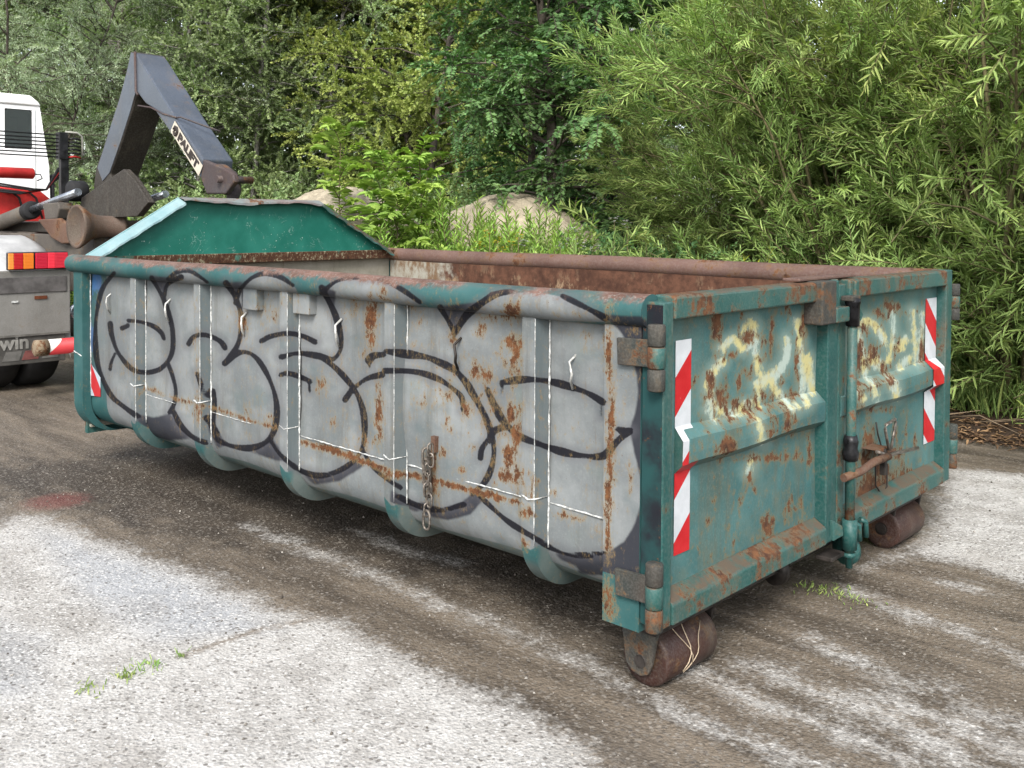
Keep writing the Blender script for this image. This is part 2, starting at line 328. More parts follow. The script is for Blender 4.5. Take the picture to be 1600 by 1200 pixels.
def wall_att(V):
    A = side_attrs()(V); z = V[:, 2]; right = V[:, 0] > -3.9
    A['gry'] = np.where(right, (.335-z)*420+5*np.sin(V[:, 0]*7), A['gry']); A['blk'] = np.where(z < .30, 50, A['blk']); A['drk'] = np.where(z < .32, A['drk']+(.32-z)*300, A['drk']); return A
b = MB().grid(wall_grid()); b.build('side_wall', m_side, C, attrs=wall_att)
# inner skins: rust with leftover paint
M = Mat('rusted_inner_paint', .8); n1 = M.noise(9, 8, .75, stretch=(1, 1, .55)); n2 = M.noise(2.2, 4)
xx, yy, zz = M.xyz()
c = M.mix(M.map(M.noise(16, 6, .7), .3, .7), (.04, .017, .010), (.105, .048, .028))
pf = M.map(M.math('ADD', M.math('MULTIPLY', n1, .7), M.math('MULTIPLY', n2, .42)), .60, .66)
pf = M.math('MULTIPLY', pf, M.map(zz, 1.02, 1.20, 1, .15))
c = M.mix(pf, c, (.28, .20, .125))
lightend = M.map(M.math('ADD', xx, M.math('MULTIPLY', M.noise(12, 6, .7), .7)), -1.15, -.95, 1, 0)
c = M.mix(lightend, c, M.mix(M.map(n1, .4, .62), (.27, .265, .225), (.13, .08, .045)))
m_inner = M.out(c, .8, M.noise(40, 5), .4, .004)
MB().grid(wall_grid(False, .012, 4), True, True).build('inner_lining', m_inner, C)
MB().grid(wall_grid(True, .012, 4), True, False).build('inner_lining', m_inner, C)
MB().grid(wall_grid(True, 0., 4), True, True).build('side_wall', m_teal, C)
MB().box((-L+.06, .70, .276), (-.08, W-.70, .298)).build('floor_plate', m_rustsolid, C)
# rim tubes
def rim(y, m, attrs):
    b = MB(); P = []
    xs = np.concatenate([np.arange(-4.30, -.065, .014), [-.062]])
    for a in np.linspace(0, 2*math.pi, 41): P.append([(x, y+.056*math.cos(a), 1.246+.054*math.sin(a)+.003*math.sin(x*2.3)) for x in xs])
    b.grid(P, True, True)
    for x in (-4.30, -.062): b.add([(x, y+.056*math.cos(a), 1.246+.054*math.sin(a)) for a in np.linspace(0, 2*math.pi, 24, endpoint=False)], [tuple(range(24)) if x > -1 else tuple(range(24))[::-1]])
    b.build('rim_tube', m, C, attrs=attrs)
rim(.022, m_rim, side_attrs(rim=True))
m_rim2 = painted('rusted_rim_paint', (.075, .040, .031), (.115, .066, .052), .5, .7, 1, .2)
rim(W-.022, m_rim2, None)
# ribs
def rib(x0, mirror=False, w=.115, face=.060):
    """pressed channel rib: flat outer face, sloping flanks, curled under the floor"""
    pr = [(0., z) for z in np.linspace(1.20, .43, 66)]+arc(.20, .43, .20, 16)[1:]+[(.20+.1*t, .23) for t in (1, 2)]
    pin = [(.052, z) for z in np.linspace(1.20, .43, 66)]+arc(.148, .43, .20, 16)[1:]+[(.20+.1*t, .282) for t in (1, 2)]
    P = []
    cols = ((x0-.012, 1), (x0, 0), (x0+face*.33, 0), (x0+face*.66, 0), (x0+face, 0), (x0+face+.001, .02), (x0+face+.011, .5), (x0+face+.022, 1))
    def att(V):
        A = side_attrs()(V); z = V[:, 2]; A['gry'] = np.maximum(A['gry']*.0-8, (.405-z)*420+6*np.sin(V[:, 0]*60)); A['gry'] = np.where(V[:, 0] < -4.0, 40, A['gry'])
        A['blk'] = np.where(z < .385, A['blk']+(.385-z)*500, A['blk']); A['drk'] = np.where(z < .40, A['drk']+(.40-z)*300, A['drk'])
        A['flk'] = (V[:, 0] > x0+face+.0005).astype(float); return A
    for xo, f in cols:
        P.append([(xo, (W-(o[0]*(1-f)+i[0]*f) if mirror else o[0]*(1-f)+i[0]*f), o[1]*(1-f)+i[1]*f) for o, i in zip(pr, pin)])
    o = MB().grid(P, False, mirror).build('rib', m_side if not mirror else m_teal, C, attrs=None if mirror else att)
    return o
def bead(pts, r, parent=C, name='weld_or_highlight'):
    P = [Vector(p) for p in pts]; out = []
    for a, b_ in zip(P[:-1], P[1:]):
        k = max(2, int((b_-a).length/.02))
        out += [a.lerp(b_, i/k)+Vector((rnd.uniform(-1, 1), rnd.uniform(-.3, .3), rnd.uniform(-1, 1)))*r*.4 for i in range(k)]
    out.append(P[-1])
    return MB().tube(out, [r*rnd.uniform(.45, 1.25) for _ in out], 6).build(name, m_weld_highlight, parent)
RIBX = [uy((px, 600), 0.)[0] for px in (204, 303, 437, 600.5, 815.5)]
for i, x0 in enumerate(RIBX):
    rib(x0); rib(x0, True)
    bead([(x0+.085, .047, 1.19), (x0+.085, .047, .56), (x0+.085, .047, .40)], .0035 if i > 2 else .0045)
    bead([(x0+.060, .0, 1.19), (x0+.060, .0, .58), (x0+.060, .001, .41)], .0018)  # pale thread along the rib's outer edge, a highlight put in as colour
    zz_ = (.60, .60, .585, .575, .565)[i]
    bead([(x0, -.002, zz_+.012), (x0+.035, -.002, zz_), (x0+.062, 0, zz_+.006), (x0+.082, .044, zz_+.012)], .0032)
# horizontal weld seam along the wall
for a, b_ in ((0, 1), (1, 2), (2, 3), (3, 4), (4, 5)):
    xa = RIBX[a]+.09; xb = RIBX[b_]-.02 if b_ < 5 else -.20
    bead([(xa, .047, .556), (xa+(xb-xa)*(.55 if a < 2 else .97), .047, .553-.003)], .0033 if a > 1 else .002)
# front corner post and rear corner plate
def post(x0, x1, y0, name, m, att, zb=.43, r=.2):
    pr = [(y0, z) for z in np.linspace(1.205, .43, 66)]+arc(r, .43, y0+r, 16)[1:]+[(y0+r+.3, .43-r)]
    n = max(2, int((x1-x0)/.012)); P = []
    for x in np.linspace(x0, x1, n): P.append([(x, y, z) for y, z in pr])
    P.append([(x1+.004, y+.05, z) for y, z in pr]); P.insert(0, [(x0-.002, y+.06, z) for y, z in pr])
    return MB().grid(P, False).build(name, m, C, attrs=att)
post(-4.25, -4.13, .0, 'corner_post', m_side, side_attrs())
bead([(-4.122, .046, 1.19), (-4.122, .046, .5)], .004); bead([(-4.245, -.002, .72), (-4.14, -.002, .70)], .004)
Pp = [[(x, -.004+.0, z) for x in np.linspace(-.225, -.082, 14)] for z in np.linspace(1.205, .242, 80)]
b = MB().grid(Pp, False); bk = [[(x, .06, z) for x in (-.225, -.082)] for z in (1.205, .242)]
b.add([(-.225, -.004, 1.205), (-.225, .06, 1.205), (-.225, .06, .242), (-.225, -.004, .242)], [(0, 1, 2, 3)]); b.add([(-.082, -.004, 1.205), (-.082, .06, 1.205), (-.082, .06, .242), (-.082, -.004, .242)], [(3, 2, 1, 0)])
b.add([(-.225, -.004, .242), (-.082, -.004, .242), (-.082, .06, .242), (-.225, .06, .242)], [(3, 2, 1, 0)])
m_plate = side_mat('sprayed_corner_paint')
b.build('corner_plate', m_plate, C, attrs=lambda V: {k: (np.where(V[:, 2] < .40, 60, a) if k in ('gry', 'drk', 'blk') else a) for k, a in side_attrs()(V).items()})
MB().box((-.215, .06, .24), (-.085, .14, 1.205)).build('corner_post', m_teal, C, .006)
MB().box((-.215, W-.14, .24), (-.085, W, 1.205)).build('corner_post', m_teal, C, .006)
MB().box((-4.25, W-.06, .23), (-4.13, W, 1.205)).build('corner_post', m_teal, C, .006)
# cleats and bent tarpaulin hooks under the rim
for px0, px1 in (((370, 448), (393, 486)), ((450, 455), (475, 493))):
    a = uy(px0, -.012); q = uy(px1, -.012)
    MB().box((a[0], .012, q[2]), (q[0], .06, 1.2)).build('cleat', m_side, C, .004, attrs=side_attrs())
for hx, hy, k in ((172, 472, 0), (264, 483, 1), (383, 505, 1), (530, 518, 1), (716, 550, 2), (896, 578, 0)):
    o = uy((hx, hy), .045); s = .95
    pts = [(o[0]+.012, .05, o[2]+.055), (o[0]-.004, .028, o[2]+.028), (o[0]+.015, .015, o[2]+.002), (o[0]+.018, .015, o[2]-.008), (o[0]+.002, .028, o[2]-.035), (o[0]-.003, .046, o[2]-.065)]
    MB().tube(pts, .0055 if k else .0045, 6).build('tarpaulin_hook', m_white_wire if k < 2 else m_steel, C)
# hanging chain by the fourth rib
ch = MB(); o = uy((678, 690), .03)
plate = MB().box((o[0]-.012, .025, o[2]-.04), (o[0]+.012, .05, o[2]+.02)).build('chain', m_rustsolid, C)
def link(c, rot, s=1., th=.0055):
    P = []
    for a in np.linspace(0, 2*math.pi, 17):
        u = .016*math.cos(a)*s; v = (.02*math.sin(a)+(.013 if math.sin(a) > 0 else -.013))*s
        P.append((c[0]+u*math.cos(rot), c[1]+u*math.sin(rot)*.9, c[2]+v))
    return MB().tube(P, th*s, 6, False).build('link', m_chain, plate)
z = o[2]-.03
for i in range(8):
    if i > 0: z -= .038
    link((o[0]+.008*math.sin(i*1.7)-.004*i*(i < 5), .012-.002*i, z), (.2 if i % 2 else 1.4)+rnd.uniform(-.2, .2), (.8 if i < 7 else 1.1), .0048)
for i in range(4): link((o[0]-.035+.004*i, .02, o[2]-.06-.042*i), (.3 if i % 2 else 1.3), .95)

# front bulkhead, rusty ledge and the green head shield
M = Mat('mottled_ledge_paint', .75); f1 = M.noise(55, 5, .75, stretch=(1, 1, .6)); c = M.mix(M.map(f1, .40, .47), (.04, .017, .012), (.08, .038, .02)); c = M.mix(M.map(f1, .55, .60), c, (.26, .235, .16)); c = M.mix(M.map(M.noise(6, 4), .56, .64, 0, .8), c, (.05, .17, .13))
m_ledge = M.out(c, .75, f1, .5, .004)
M = Mat('drab_inner_front', .75); c = M.mix(M.map(M.noise(5, 6, .7), .3, .7), (.17, .16, .125), (.25, .235, .195)); c = M.mix(M.map(M.noise(14, 6, .7, stretch=(1, 1, .08)), .58, .72, 0, .8), c, (.10, .06, .03)); m_drab = M.out(c, .75, M.noise(40, 4), .3, .004)
MB().box((-4.20, .07, .26), (-4.175, W-.07, 1.235)).build('bulkhead', m_drab, C)
MB().box((-4.24, .06, .22), (-4.203, W-.06, 1.24)).build('bulkhead_frame', m_teal, C)
MB().prism([(-4.20, .07, 1.235), (-4.12, .07, 1.225), (-4.105, .07, 1.29), (-4.20, .07, 1.292)], (0, W-.14, 0)).build('ledge', m_ledge, C, .004)
M = Mat('scratched_green_paint', .42); c = M.mix(M.map(M.noise(4, 5), .3, .7), (.008, .095, .070), (.018, .135, .102))
scr = M.n('ShaderNodeTexNoise'); M.t.links.new(M.scale((1, 1, 1)), scr.inputs[0]); scr.inputs['Scale'].default_value = 5; scr.inputs['Detail'].default_value = 9; scr.inputs['Distortion'].default_value = 2.5
ln = M.math('ABSOLUTE', M.math('SUBTRACT', scr.outputs['Fac'], .5)); sf = M.math('MULTIPLY', M.map(ln, .002, .010, 1, 0), M.map(M.noise(7, 4), .52, .66))
c = M.mix(sf, c, (.20, .30, .26)); c = M.mix(M.math('MULTIPLY', M.map(M.noise(70, 3), .66, .72), M.map(M.noise(3, 3), .45, .6)), c, (.55, .62, .55)); c = M.mix(M.map(M.noise(11, 7, .7), .68, .74), c, (.12, .07, .03))
m_shield = M.out(c, .4, M.noise(30, 4), .15, .004)
xs = -4.118
SH = [tuple(ux(q_, xs)[1:]) for q_ in ((128, 396), (279, 309), (499, 314), (611, 386))]; SH[0] = (SH[0][0], 1.284); SH[3] = (SH[3][0], 1.284)
MB().prism([(xs, y, z) for y, z in SH], (-.006, 0, 0)).build('head_shield', m_shield, C)
def flange(pa, pb, dip, mat, name='shield_flange', n=26, wd=.06):
    """bent, slightly buckled strip along one edge of the shield"""
    P0, P1, P2 = [], [], []
    for t in np.linspace(0, 1, n):
        y = pa[0]+(pb[0]-pa[0])*t; z = pa[1]+(pb[1]-pa[1])*t; w = .003*math.sin(t*23+y)+.002*math.sin(t*51)+(.008*math.sin(t*9+1) if pa[1] > 1.5 and pb[1] > 1.5 else 0)
        P0.append((xs-.008, y, z+.004)); P1.append((xs+wd+w, y+dip[0], z+dip[1]+.004+w*.8)); P2.append((xs+wd+w+.002, y+dip[0]*1.02, z+dip[1]-.008+w*1.2))
    return MB().grid([P0, P1, P2], False, False).build(name, mat, C)
m_flange = painted('weathered_pale_blue_paint', (.13, .23, .25), (.20, .29, .30), .33, .6, .9, .1)
m_flange2 = painted('weathered_red_blue_paint', (.15, .085, .075), (.14, .17, .17), .42, .7, .9, .1)
flange(SH[0], SH[1], (.02, -.035), m_flange); flange(SH[1], SH[2], (0, -.022), m_flange2); flange(SH[2], SH[3], (-.02, -.035), m_frame)
# hook bow on the front, cross sills and skid rails under the floor
MB().box((-4.30, .95, .3), (-4.242, 1.02, 1.2)).build('front_stanchion', m_teal, C, .006); MB().box((-4.30, 1.43, .3), (-4.242, 1.50, 1.2)).build('front_stanchion', m_teal, C, .006)
MB().tube([(-4.30, 1.0, 1.10), (-4.42, 1.05, 1.18), (-4.44, 1.12, 1.2), (-4.44, 1.33, 1.2), (-4.42, 1.40, 1.18), (-4.30, 1.45, 1.10)], .025, 10).build('hook_bow', m_steel, C)
for y in (.70, 1.63): MB().box((-4.2, y, .07), (-.42, y+.12, .276)).build('skid_rail', m_steel, C, .006)
for i in range(7): MB().box((-4.0+i*.62, .42, .20), (-3.92+i*.62, W-.42, .279)).build('cross_sill', m_steel, C)

# rear frame sill and rollers
MB().box((-.20, .02, .243), (-.085, W-.02, .275)).build('rear_sill', m_frame, C, .005)
MB().box((-.16, .10, .19), (-.09, W-.10, .243)).build('rear_sill', m_steel, C, .005)
def roller(y0, y1, near):
    r = .092; x = -.155
    R = MB().lathe([(0, .03), (.004, r-.022), (.004, r-.004), (.012, r), ((y1-y0)-.012, r), ((y1-y0)-.004, r-.004), ((y1-y0)-.004, r-.022), ((y1-y0), .03)], (x, y0, r), 'y', 36).build('roller', m_roller, C)
    ye = y0-.012 if near else y0+.02
    poly = [(x-.085, ye, .245), (x+.075, ye, .245), (x+.045, ye, .09), (x+.03, ye, .055), (x, ye, .042), (x-.035, ye, .05), (x-.06, ye, .075)]
    MB().prism(poly, (0, -.014, 0)).build('roller_bracket', m_brownteal if near else m_steel, C, .004)
    MB().prism([(a, y1+.006, c) for a, _, c in poly], (0, .014, 0)).build('roller_bracket', m_steel, C, .004)
    MB().tube([(x, y0-.03 if near else y0+.0, r), (x, y1+.03, r)], .022, 12).build('axle', m_steel, C)
    return R
r1 = roller(.135, .44, True); r2 = roller(2.02, 2.325, False)
for k, (a0, a1, yy0, yy1) in enumerate(((1.9, -.3, .20, .27), (1.7, -.5, .30, .235), (.9, -.6, .36, .25))):      # dry stalks caught round the roller
    P = [(-.155+.097*math.cos(a), yy0+(yy1-yy0)*t+.01*math.sin(t*9+k), .092+.097*math.sin(a)) for t, a in zip(np.linspace(0, 1, 9), np.linspace(a0, a1, 9))]
    MB().tube(P, .0018, 5).build('dry_stalk', plain('dry_stalk_%d' % k, (.35, .28, .20), .8), r1)
# small pair of lock wheels seen below the sill
for y, x in ((.93, -.13), (1.34, -.03)):
    MB().lathe([(0, .01), (.0, .062), (.018, .066), (.036, .062), (.036, .01)], (x, y, .19), (.35, .94, 0), 24).build('lock_cam', m_teal if y > 1 else m_steel, C)
MB().box((-.12, .92, .19), (-.09, 1.0, .26)).build('cam_bracket', m_steel, C)

# ---------------------------------------------------------------- doors
DRUST_L = [(1110, 600, 10, 20, .9), (1128, 620, 12, 28, 1), (1150, 630, 10, 14, 1), (1130, 560, 8, 10, .8), (1120, 505, 10, 40, 1.1), (1145, 555, 10, 10, 1), (1170, 525, 14, 14, 1), (1155, 600, 6, 30, .7), (1190, 545, 8, 40, .6), (1205, 520, 5, 30, .9), (1220, 600, 8, 10, .8), (1245, 570, 6, 40, .8), (1255, 500, 5, 50, .8), (1240, 620, 14, 14, .9), (1165, 640, 10, 14, .9), (1085, 600, 5, 14, .8),
 (1135, 695, 16, 14, 1.2), (1200, 715, 60, 7, .9), (1232, 665, 10, 22, .9), (1208, 668, 8, 16, .8), (1110, 815, 6, 10, .9), (1136, 825, 8, 8, .9), (1197, 825, 12, 20, 1.2), (1110, 870, 8, 12, .9), (1145, 770, 6, 14, .7), (1170, 745, 6, 8, .8), (1230, 710, 20, 8, .8), (1235, 790, 7, 30, .8), (1255, 800, 8, 40, .8), (1265, 700, 6, 60, .7), (1180, 770, 5, 8, .8), (1160, 780, 4, 10, .9), (1115, 785, 5, 10, .7), (1165, 900, 70, 8, .8), (1250, 850, 30, 12, .6), (1100, 905, 40, 8, .7), (1225, 720, 6, 30, .5), (1200, 600, 70, 60, .25), (1150, 850, 60, 60, .15), (1190, 480, 70, 12, .5), (1230, 480, 10, 30, .8)]
DRUST_R = [(1340, 560, 12, 30, 1.1), (1335, 600, 10, 20, 1), (1365, 555, 14, 20, 1.1), (1380, 575, 10, 14, 1), (1400, 540, 5, 20, .8), (1395, 480, 20, 10, .9), (1375, 490, 20, 14, .7), (1420, 490, 14, 8, .7), (1350, 510, 10, 14, .9), (1440, 550, 4, 30, .9), (1370, 770, 40, 40, 1.2), (1360, 690, 10, 20, 1.2), (1350, 720, 20, 12, 1.1), (1400, 700, 14, 30, .6), (1410, 740, 30, 20, .7), (1430, 690, 4, 12, .9), (1345, 780, 20, 20, 1.2), (1380, 740, 20, 20, 1), (1460, 680, 6, 20, .7), (1330, 740, 8, 30, .9), (1380, 600, 50, 8, .9), (1370, 640, 40, 6, .7), (1420, 770, 30, 8, .7), (1335, 800, 8, 20, .8)]
DYEL = [(6, [(1128, 565), (1116, 580), (1108, 600), (1110, 625), (1122, 640), (1145, 645), (1165, 632)]), (5, [(1128, 545), (1145, 530), (1160, 545), (1172, 540)]), (4, [(1178, 505), (1182, 560), (1190, 590), (1200, 600)]), (8, [(1186, 600), (1200, 592), (1216, 580)]), (5, [(1216, 582), (1228, 560), (1230, 530)]), (4, [(1188, 605), (1184, 640), (1190, 690)]), (5, [(1205, 600), (1225, 625), (1240, 640)]), (4, [(1246, 500), (1252, 560), (1256, 600), (1248, 640)]), (6, [(1262, 560), (1268, 610), (1262, 630)]), (3, [(1172, 500), (1174, 520)]), (3, [(1165, 640), (1176, 625)]), (4, [(1118, 660), (1106, 640)]), (3, [(1176, 720), (1168, 740)]), (3, [(1195, 690), (1186, 690)]), (3, [(1170, 505), (1160, 520)])]
DYEL_R = [(5, [(1345, 505), (1360, 503), (1375, 520), (1382, 535)]), (4, [(1340, 520), (1350, 560), (1352, 590)]), (8, [(1362, 560), (1372, 570)]), (3, [(1394, 485), (1396, 530), (1388, 565)]), (3, [(1426, 485), (1430, 530), (1430, 570)]), (3, [(1442, 490), (1438, 540), (1434, 572)]), (5, [(1405, 545), (1415, 530)]), (5, [(1405, 575), (1420, 560)]), (6, [(1388, 590), (1398, 600), (1400, 618)]), (4, [(1335, 520), (1330, 545)]), (4, [(1365, 605), (1370, 625)]), (5, [(1340, 615), (1350, 625)])]
def door_attrs(V):
    X = pix(V); r = np.zeros(len(X)); y = np.full(len(X), 40.)
    for x0, y0, a, b_, s in DRUST_L+DRUST_R: r = np.maximum(r, s*np.exp(-((X[:, 0]-x0)/a)**2*.8-((X[:, 1]-y0)/b_)**2*.8))
    for w, Lp in DYEL+DYEL_R: y = np.minimum(y, segdist(X, cr(Lp))-w-1.2)
    return {'rst': r, 'yel': y}
M = Mat('door_paint', .5)
big = M.noise(3.5, 6, .65); fine = M.noise(120, 3); st = M.noise(11, 7, .72, stretch=(1, 1, .08)); ch_ = M.noise(28, 8, .75)
c = M.mix(M.map(big, .3, .7), (.026, .084, .086), (.062, .142, .140))
c = M.mix(M.map(M.noise(8, 5, .6), .45, .7, 0, .6), c, (.082, .112, .090))
c = M.mix(M.map(st, .48, .72, 0, .62), c, (.085, .075, .045))
c = M.mix(M.map(fine, .45, .8, 0, .2), c, (.22, .26, .25))
ya = M.math('ADD', M.attr('yel'), M.math('MULTIPLY', M.math('SUBTRACT', ch_, .5), 26))
yf = M.map(ya, -3.5, 1.5, .95, 0)
c = M.mix(M.map(M.attr('yel'), -2, 16, .45, 0), c, (.22, .28, .24))
c = M.mix(yf, c, M.mix(M.map(M.noise(9, 4), .42, .58), (.33, .395, .35), (.43, .39, .18)))
v = M.math('ADD', M.math('ADD', M.math('MULTIPLY', M.noise(30, 9, .76, stretch=(1, 1, .75)), .7), M.math('MULTIPLY', M.noise(6, 3), .3)), M.math('MULTIPLY', M.attr('rst'), .165))
rf = M.map(v, .605, .65); c = M.mix(M.map(v, .535, .64, 0, .75), c, (.17, .12, .05)); c = M.mix(M.map(M.noise(75, 6, .75), .63, .67, 0, .85), c, (.10, .05, .025)); c = M.mix(rf, c, rusty(M))
m_door = M.out(c, M.map(rf, 0, 1, .45, .85), M.math('ADD', M.math('MULTIPLY', rf, -.5), M.math('MULTIPLY', fine, .3)), .3, .004)
def stripes(name, sgn, z0):
    M = Mat(name, .35); x, y, z = M.xyz(); n1 = M.noise(14, 6, .7)
    ph = M.math('FRACT', M.math('DIVIDE', M.math('SUBTRACT', M.math('SUBTRACT', z, z0), M.math('MULTIPLY', y, sgn*.9)), .265))
    f = M.map(ph, .468, .472)
    e = M.map(ph, .992, .996)
    red = M.mix(M.map(n1, .3, .7), (.36, .010, .014), (.43, .02, .024)); wh = M.mix(M.map(n1, .35, .7), (.42, .44, .46), (.50, .52, .54))
    c = M.mix(M.map(M.noise(35, 7, .75), .66, .70), M.mix(M.math('SUBTRACT', f, e), red, wh), (.3, .26, .2))
    return M.out(c, .35, M.noise(9, 4), .2, .004)
def slab(name, ylo, yhi, zlo, zhi, xlo, xhi, m, par, bev=.005): return MB().box((xlo, ylo, zlo), (xhi, yhi, zhi)).build(name, m, par, bev)
def gridface(x, y0, y1, z0, z1, d=.014):
    ys = np.linspace(y0, y1, int((y1-y0)/d)); zs = np.linspace(z0, z1, int((z1-z0)/d))
    return [[(x+.004*math.sin(y*5+z*3)*math.sin(z*6), y, z) for y in ys] for z in zs]
XP = -.048                                              # panel face
def leaf(y0, y1, hinge_left):
    zb, zt = .27, 1.298
    P = gridface(XP, y0+.03, y1-.03, zb+.03, zt-.03)
    D = MB().grid(P, False, False); D.box((XP-.012, y0+.03, zb+.03), (XP-.006, y1-.03, zt-.03))
    D = D.build('door', m_door, C, attrs=door_attrs)
    fw = .05
    lw, rw = (.052, .09) if hinge_left else (.06, .075)
    slab('door_frame', y0, y0+lw, zb, zt-.02, -.078, 0 if hinge_left else -.012, m_teal if hinge_left else m_frame, D)
    slab('door_frame', y1-rw, y1, zb, zt-.001, -.078, 0, m_teal, D)
    ya, yb = y0+lw, y1-rw
    # top rail: angle profile with rounded outer lip ; bottom rail with sloping ledge
    MB().prism([(-.078, ya+.002, zt-.002), (-.002, ya+.002, zt-.002), (.004, ya+.002, zt-.012), (.004, ya+.002, zt-.075), (-.078, ya+.002, zt-.075)], (0, yb-ya-.004 if not hinge_left else yb-ya+.02, 0)).build('top_rail', m_frame, D, .006)
    MB().prism([(-.078, ya+.002, zb+.001), (.006, ya+.002, zb+.001), (.006, ya+.002, zb+.062), (-.0, ya+.002, zb+.07), (XP+.002, ya+.002, zb+.098), (-.078, ya+.002, zb+.098)], (0, yb-ya-.004, 0)).build('bottom_rail', m_frame, D, .004)
    # pressed cross rib with chamfered ends
    ra, rb = (y0+.165, y1-.075) if hinge_left else (y0+.02, y1-.17)
    z1, z2 = .735, .865; xo = -.008
    ys = np.linspace(ra, rb, 70); rows = []
    for x, z, e in ((XP+.001, z1-.012, 0.), (xo, z1+.02, .0), (xo+.002, z1+.05, 0), (xo, z2-.035, 0.), (XP+.001, z2+.002, 0)):
        rows.append([(x, y, z+.004*math.sin(y*9)) for y in ys])
    g = MB().grid(rows, False)
    for s in (0, -1): g.add([r[s] for r in rows], [(0, 1, 2, 3, 4) if s else (4, 3, 2, 1, 0)])
    g.build('cross_rib', m_door, D, attrs=door_attrs)
    # reflective warning strip follows the panel and the rib
    if hinge_left: sa, sb, sm = ux((1052.5, 700), XP)[1], ux((1077, 700), XP)[1], stripes('warning_stripe_near', 1, .036)
    else: sa, sb, sm = ux((1443, 600), XP)[1], ux((1460, 600), XP)[1], stripes('warning_stripe_far', -1, .10)
    q = .004; xr = xo+.006
    zs0, zs1 = (ux((1064, 863), XP)[2], ux((1064, 531), XP)[2]) if hinge_left else (ux((1452, 690), XP)[2], ux((1452, 466), XP)[2])
    if hinge_left: prof = [(XP+q, zs0), (XP+q, z1-.012), (xr-.012, z1+.018), (xr-.010, z2-.035), (XP+q, z2+.006), (XP+q, zs1)]
    else: prof = [(XP+q, zs0), (XP+q, z1-.014), (xr, z1+.018), (xr, z2-.033), (XP+q, z2+.006), (XP+q, zs1)]
    g = MB().grid([[(x, y, z) for y in np.linspace(sa, sb, 4)] for x, z in prof], False).build('warning_strip', sm, D)
    if hinge_left:     # filler so the strip bends over the rib's end
        MB().prism([(XP, sa+.004, z1-.014), (xr-.014, sa+.004, z1+.016), (xr-.012, sa+.004, z2-.037), (XP, sa+.004, z2+.004)], (0, ra-sa+.02, 0)).build('rib_end', m_frame, D)
    return D
M = Mat('black_overspray', .7, 0, .12); n1 = M.noise(3, 5, .6); c = M.mix(M.map(n1, .42, .58), (.012, .045, .045), (.010, .011, .015)); c = M.mix(M.map(M.noise(28, 8, .75), .60, .65), c, rusty(M)); m_over = M.out(c, .7)
DL = leaf(0.0, 1.205, True)
slab('door_edge', -.004, -.0005, .275, 1.27, -.076, -.004, m_over, DL, .001); DR = leaf(1.235, 2.45, False)
# stepped corner of the near leaf's top, keeper plate, locking bar
slab('top_keeper', 1.00, 1.12, 1.135, 1.30, -.05, .03, m_brownteal, DL, .006)
slab('top_keeper', 1.121, 1.235, 1.135, 1.195, -.04, .032, m_frame, DL, .006)
slab('top_cap', .93, 1.42, 1.301, 1.312, -.10, -.03, m_rim2, DL, .003)
slab('top_keeper', 1.33, 1.365, 1.13, 1.29, -.05, .012, m_frame, DR, .006); MB().prism([(.014, 1.30, 1.20), (.014, 1.36, 1.19), (.014, 1.40, 1.15), (.014, 1.38, 1.125), (.014, 1.30, 1.125)], (-.03, 0, 0)).build('top_keeper', m_teal, DR, .003)
MB().tube([(-.03, 1.215, 1.17), (-.03, 1.215, 1.30)], .018, 12).build('bar_guide', m_frame, DL)
YB = 1.262; XB = .03
bar = MB().tube([(XB, YB, .205), (XB, YB, 1.225)], .0195, 16).build('locking_bar', m_frame, DR)
m_dark_oil = plain('oily_black_steel', (.018, .018, .02), .35, .4, .4, 25)
MB().lathe([(0, .0195), (0, .027), (.085, .028), (.09, .031), (.11, .031), (.112, .0)], (XB, YB, 1.115), 'z', 16).build('bar_clamp', m_dark_oil, bar)
MB().box((XB-.03, YB-.045, 1.215), (XB+.02, YB+.03, 1.235)).build('bar_clamp', m_brownteal, bar, .004)
cl = MB(); cl.lathe([(0, .0195), (0, .028), (.03, .034), (.05, .027), (.075, .031), (.10, .025), (.10, .0195)], (XB, YB, .58), 'z', 9); cl.build('bar_clamp', m_dark_oil, bar)
MB().lathe([(0, .0215), (0, .03), (.12, .03), (.12, .0215)], (XB, YB, .225), 'z', 16).build('bar_collar', m_teal, bar)
MB().lathe([(0, 0), (0, .014), (.04, .014), (.045, .025), (.06, .025), (.065, 0)], (XB, YB, .15), 'z', 12).build('bar_foot', m_teal, bar)
MB().box((-.05, 1.13, .20), (XB-.01, 1.245, .216)).build('bar_keeper', m_steel, DL, .003)
MB().prism([(.012, 1.15, .36), (.03, 1.20, .33), (.03, 1.21, .29), (.012, 1.16, .275)], (-.02, 0, 0)).build('bar_keeper', m_frame, DL, .003)
for y in (1.335, 1.40): MB().tube([(.02, y-.02, .315), (.035, y, .305), (.035, y+.01, .24)], .012, 8).build('sill_hook', m_teal, DR)
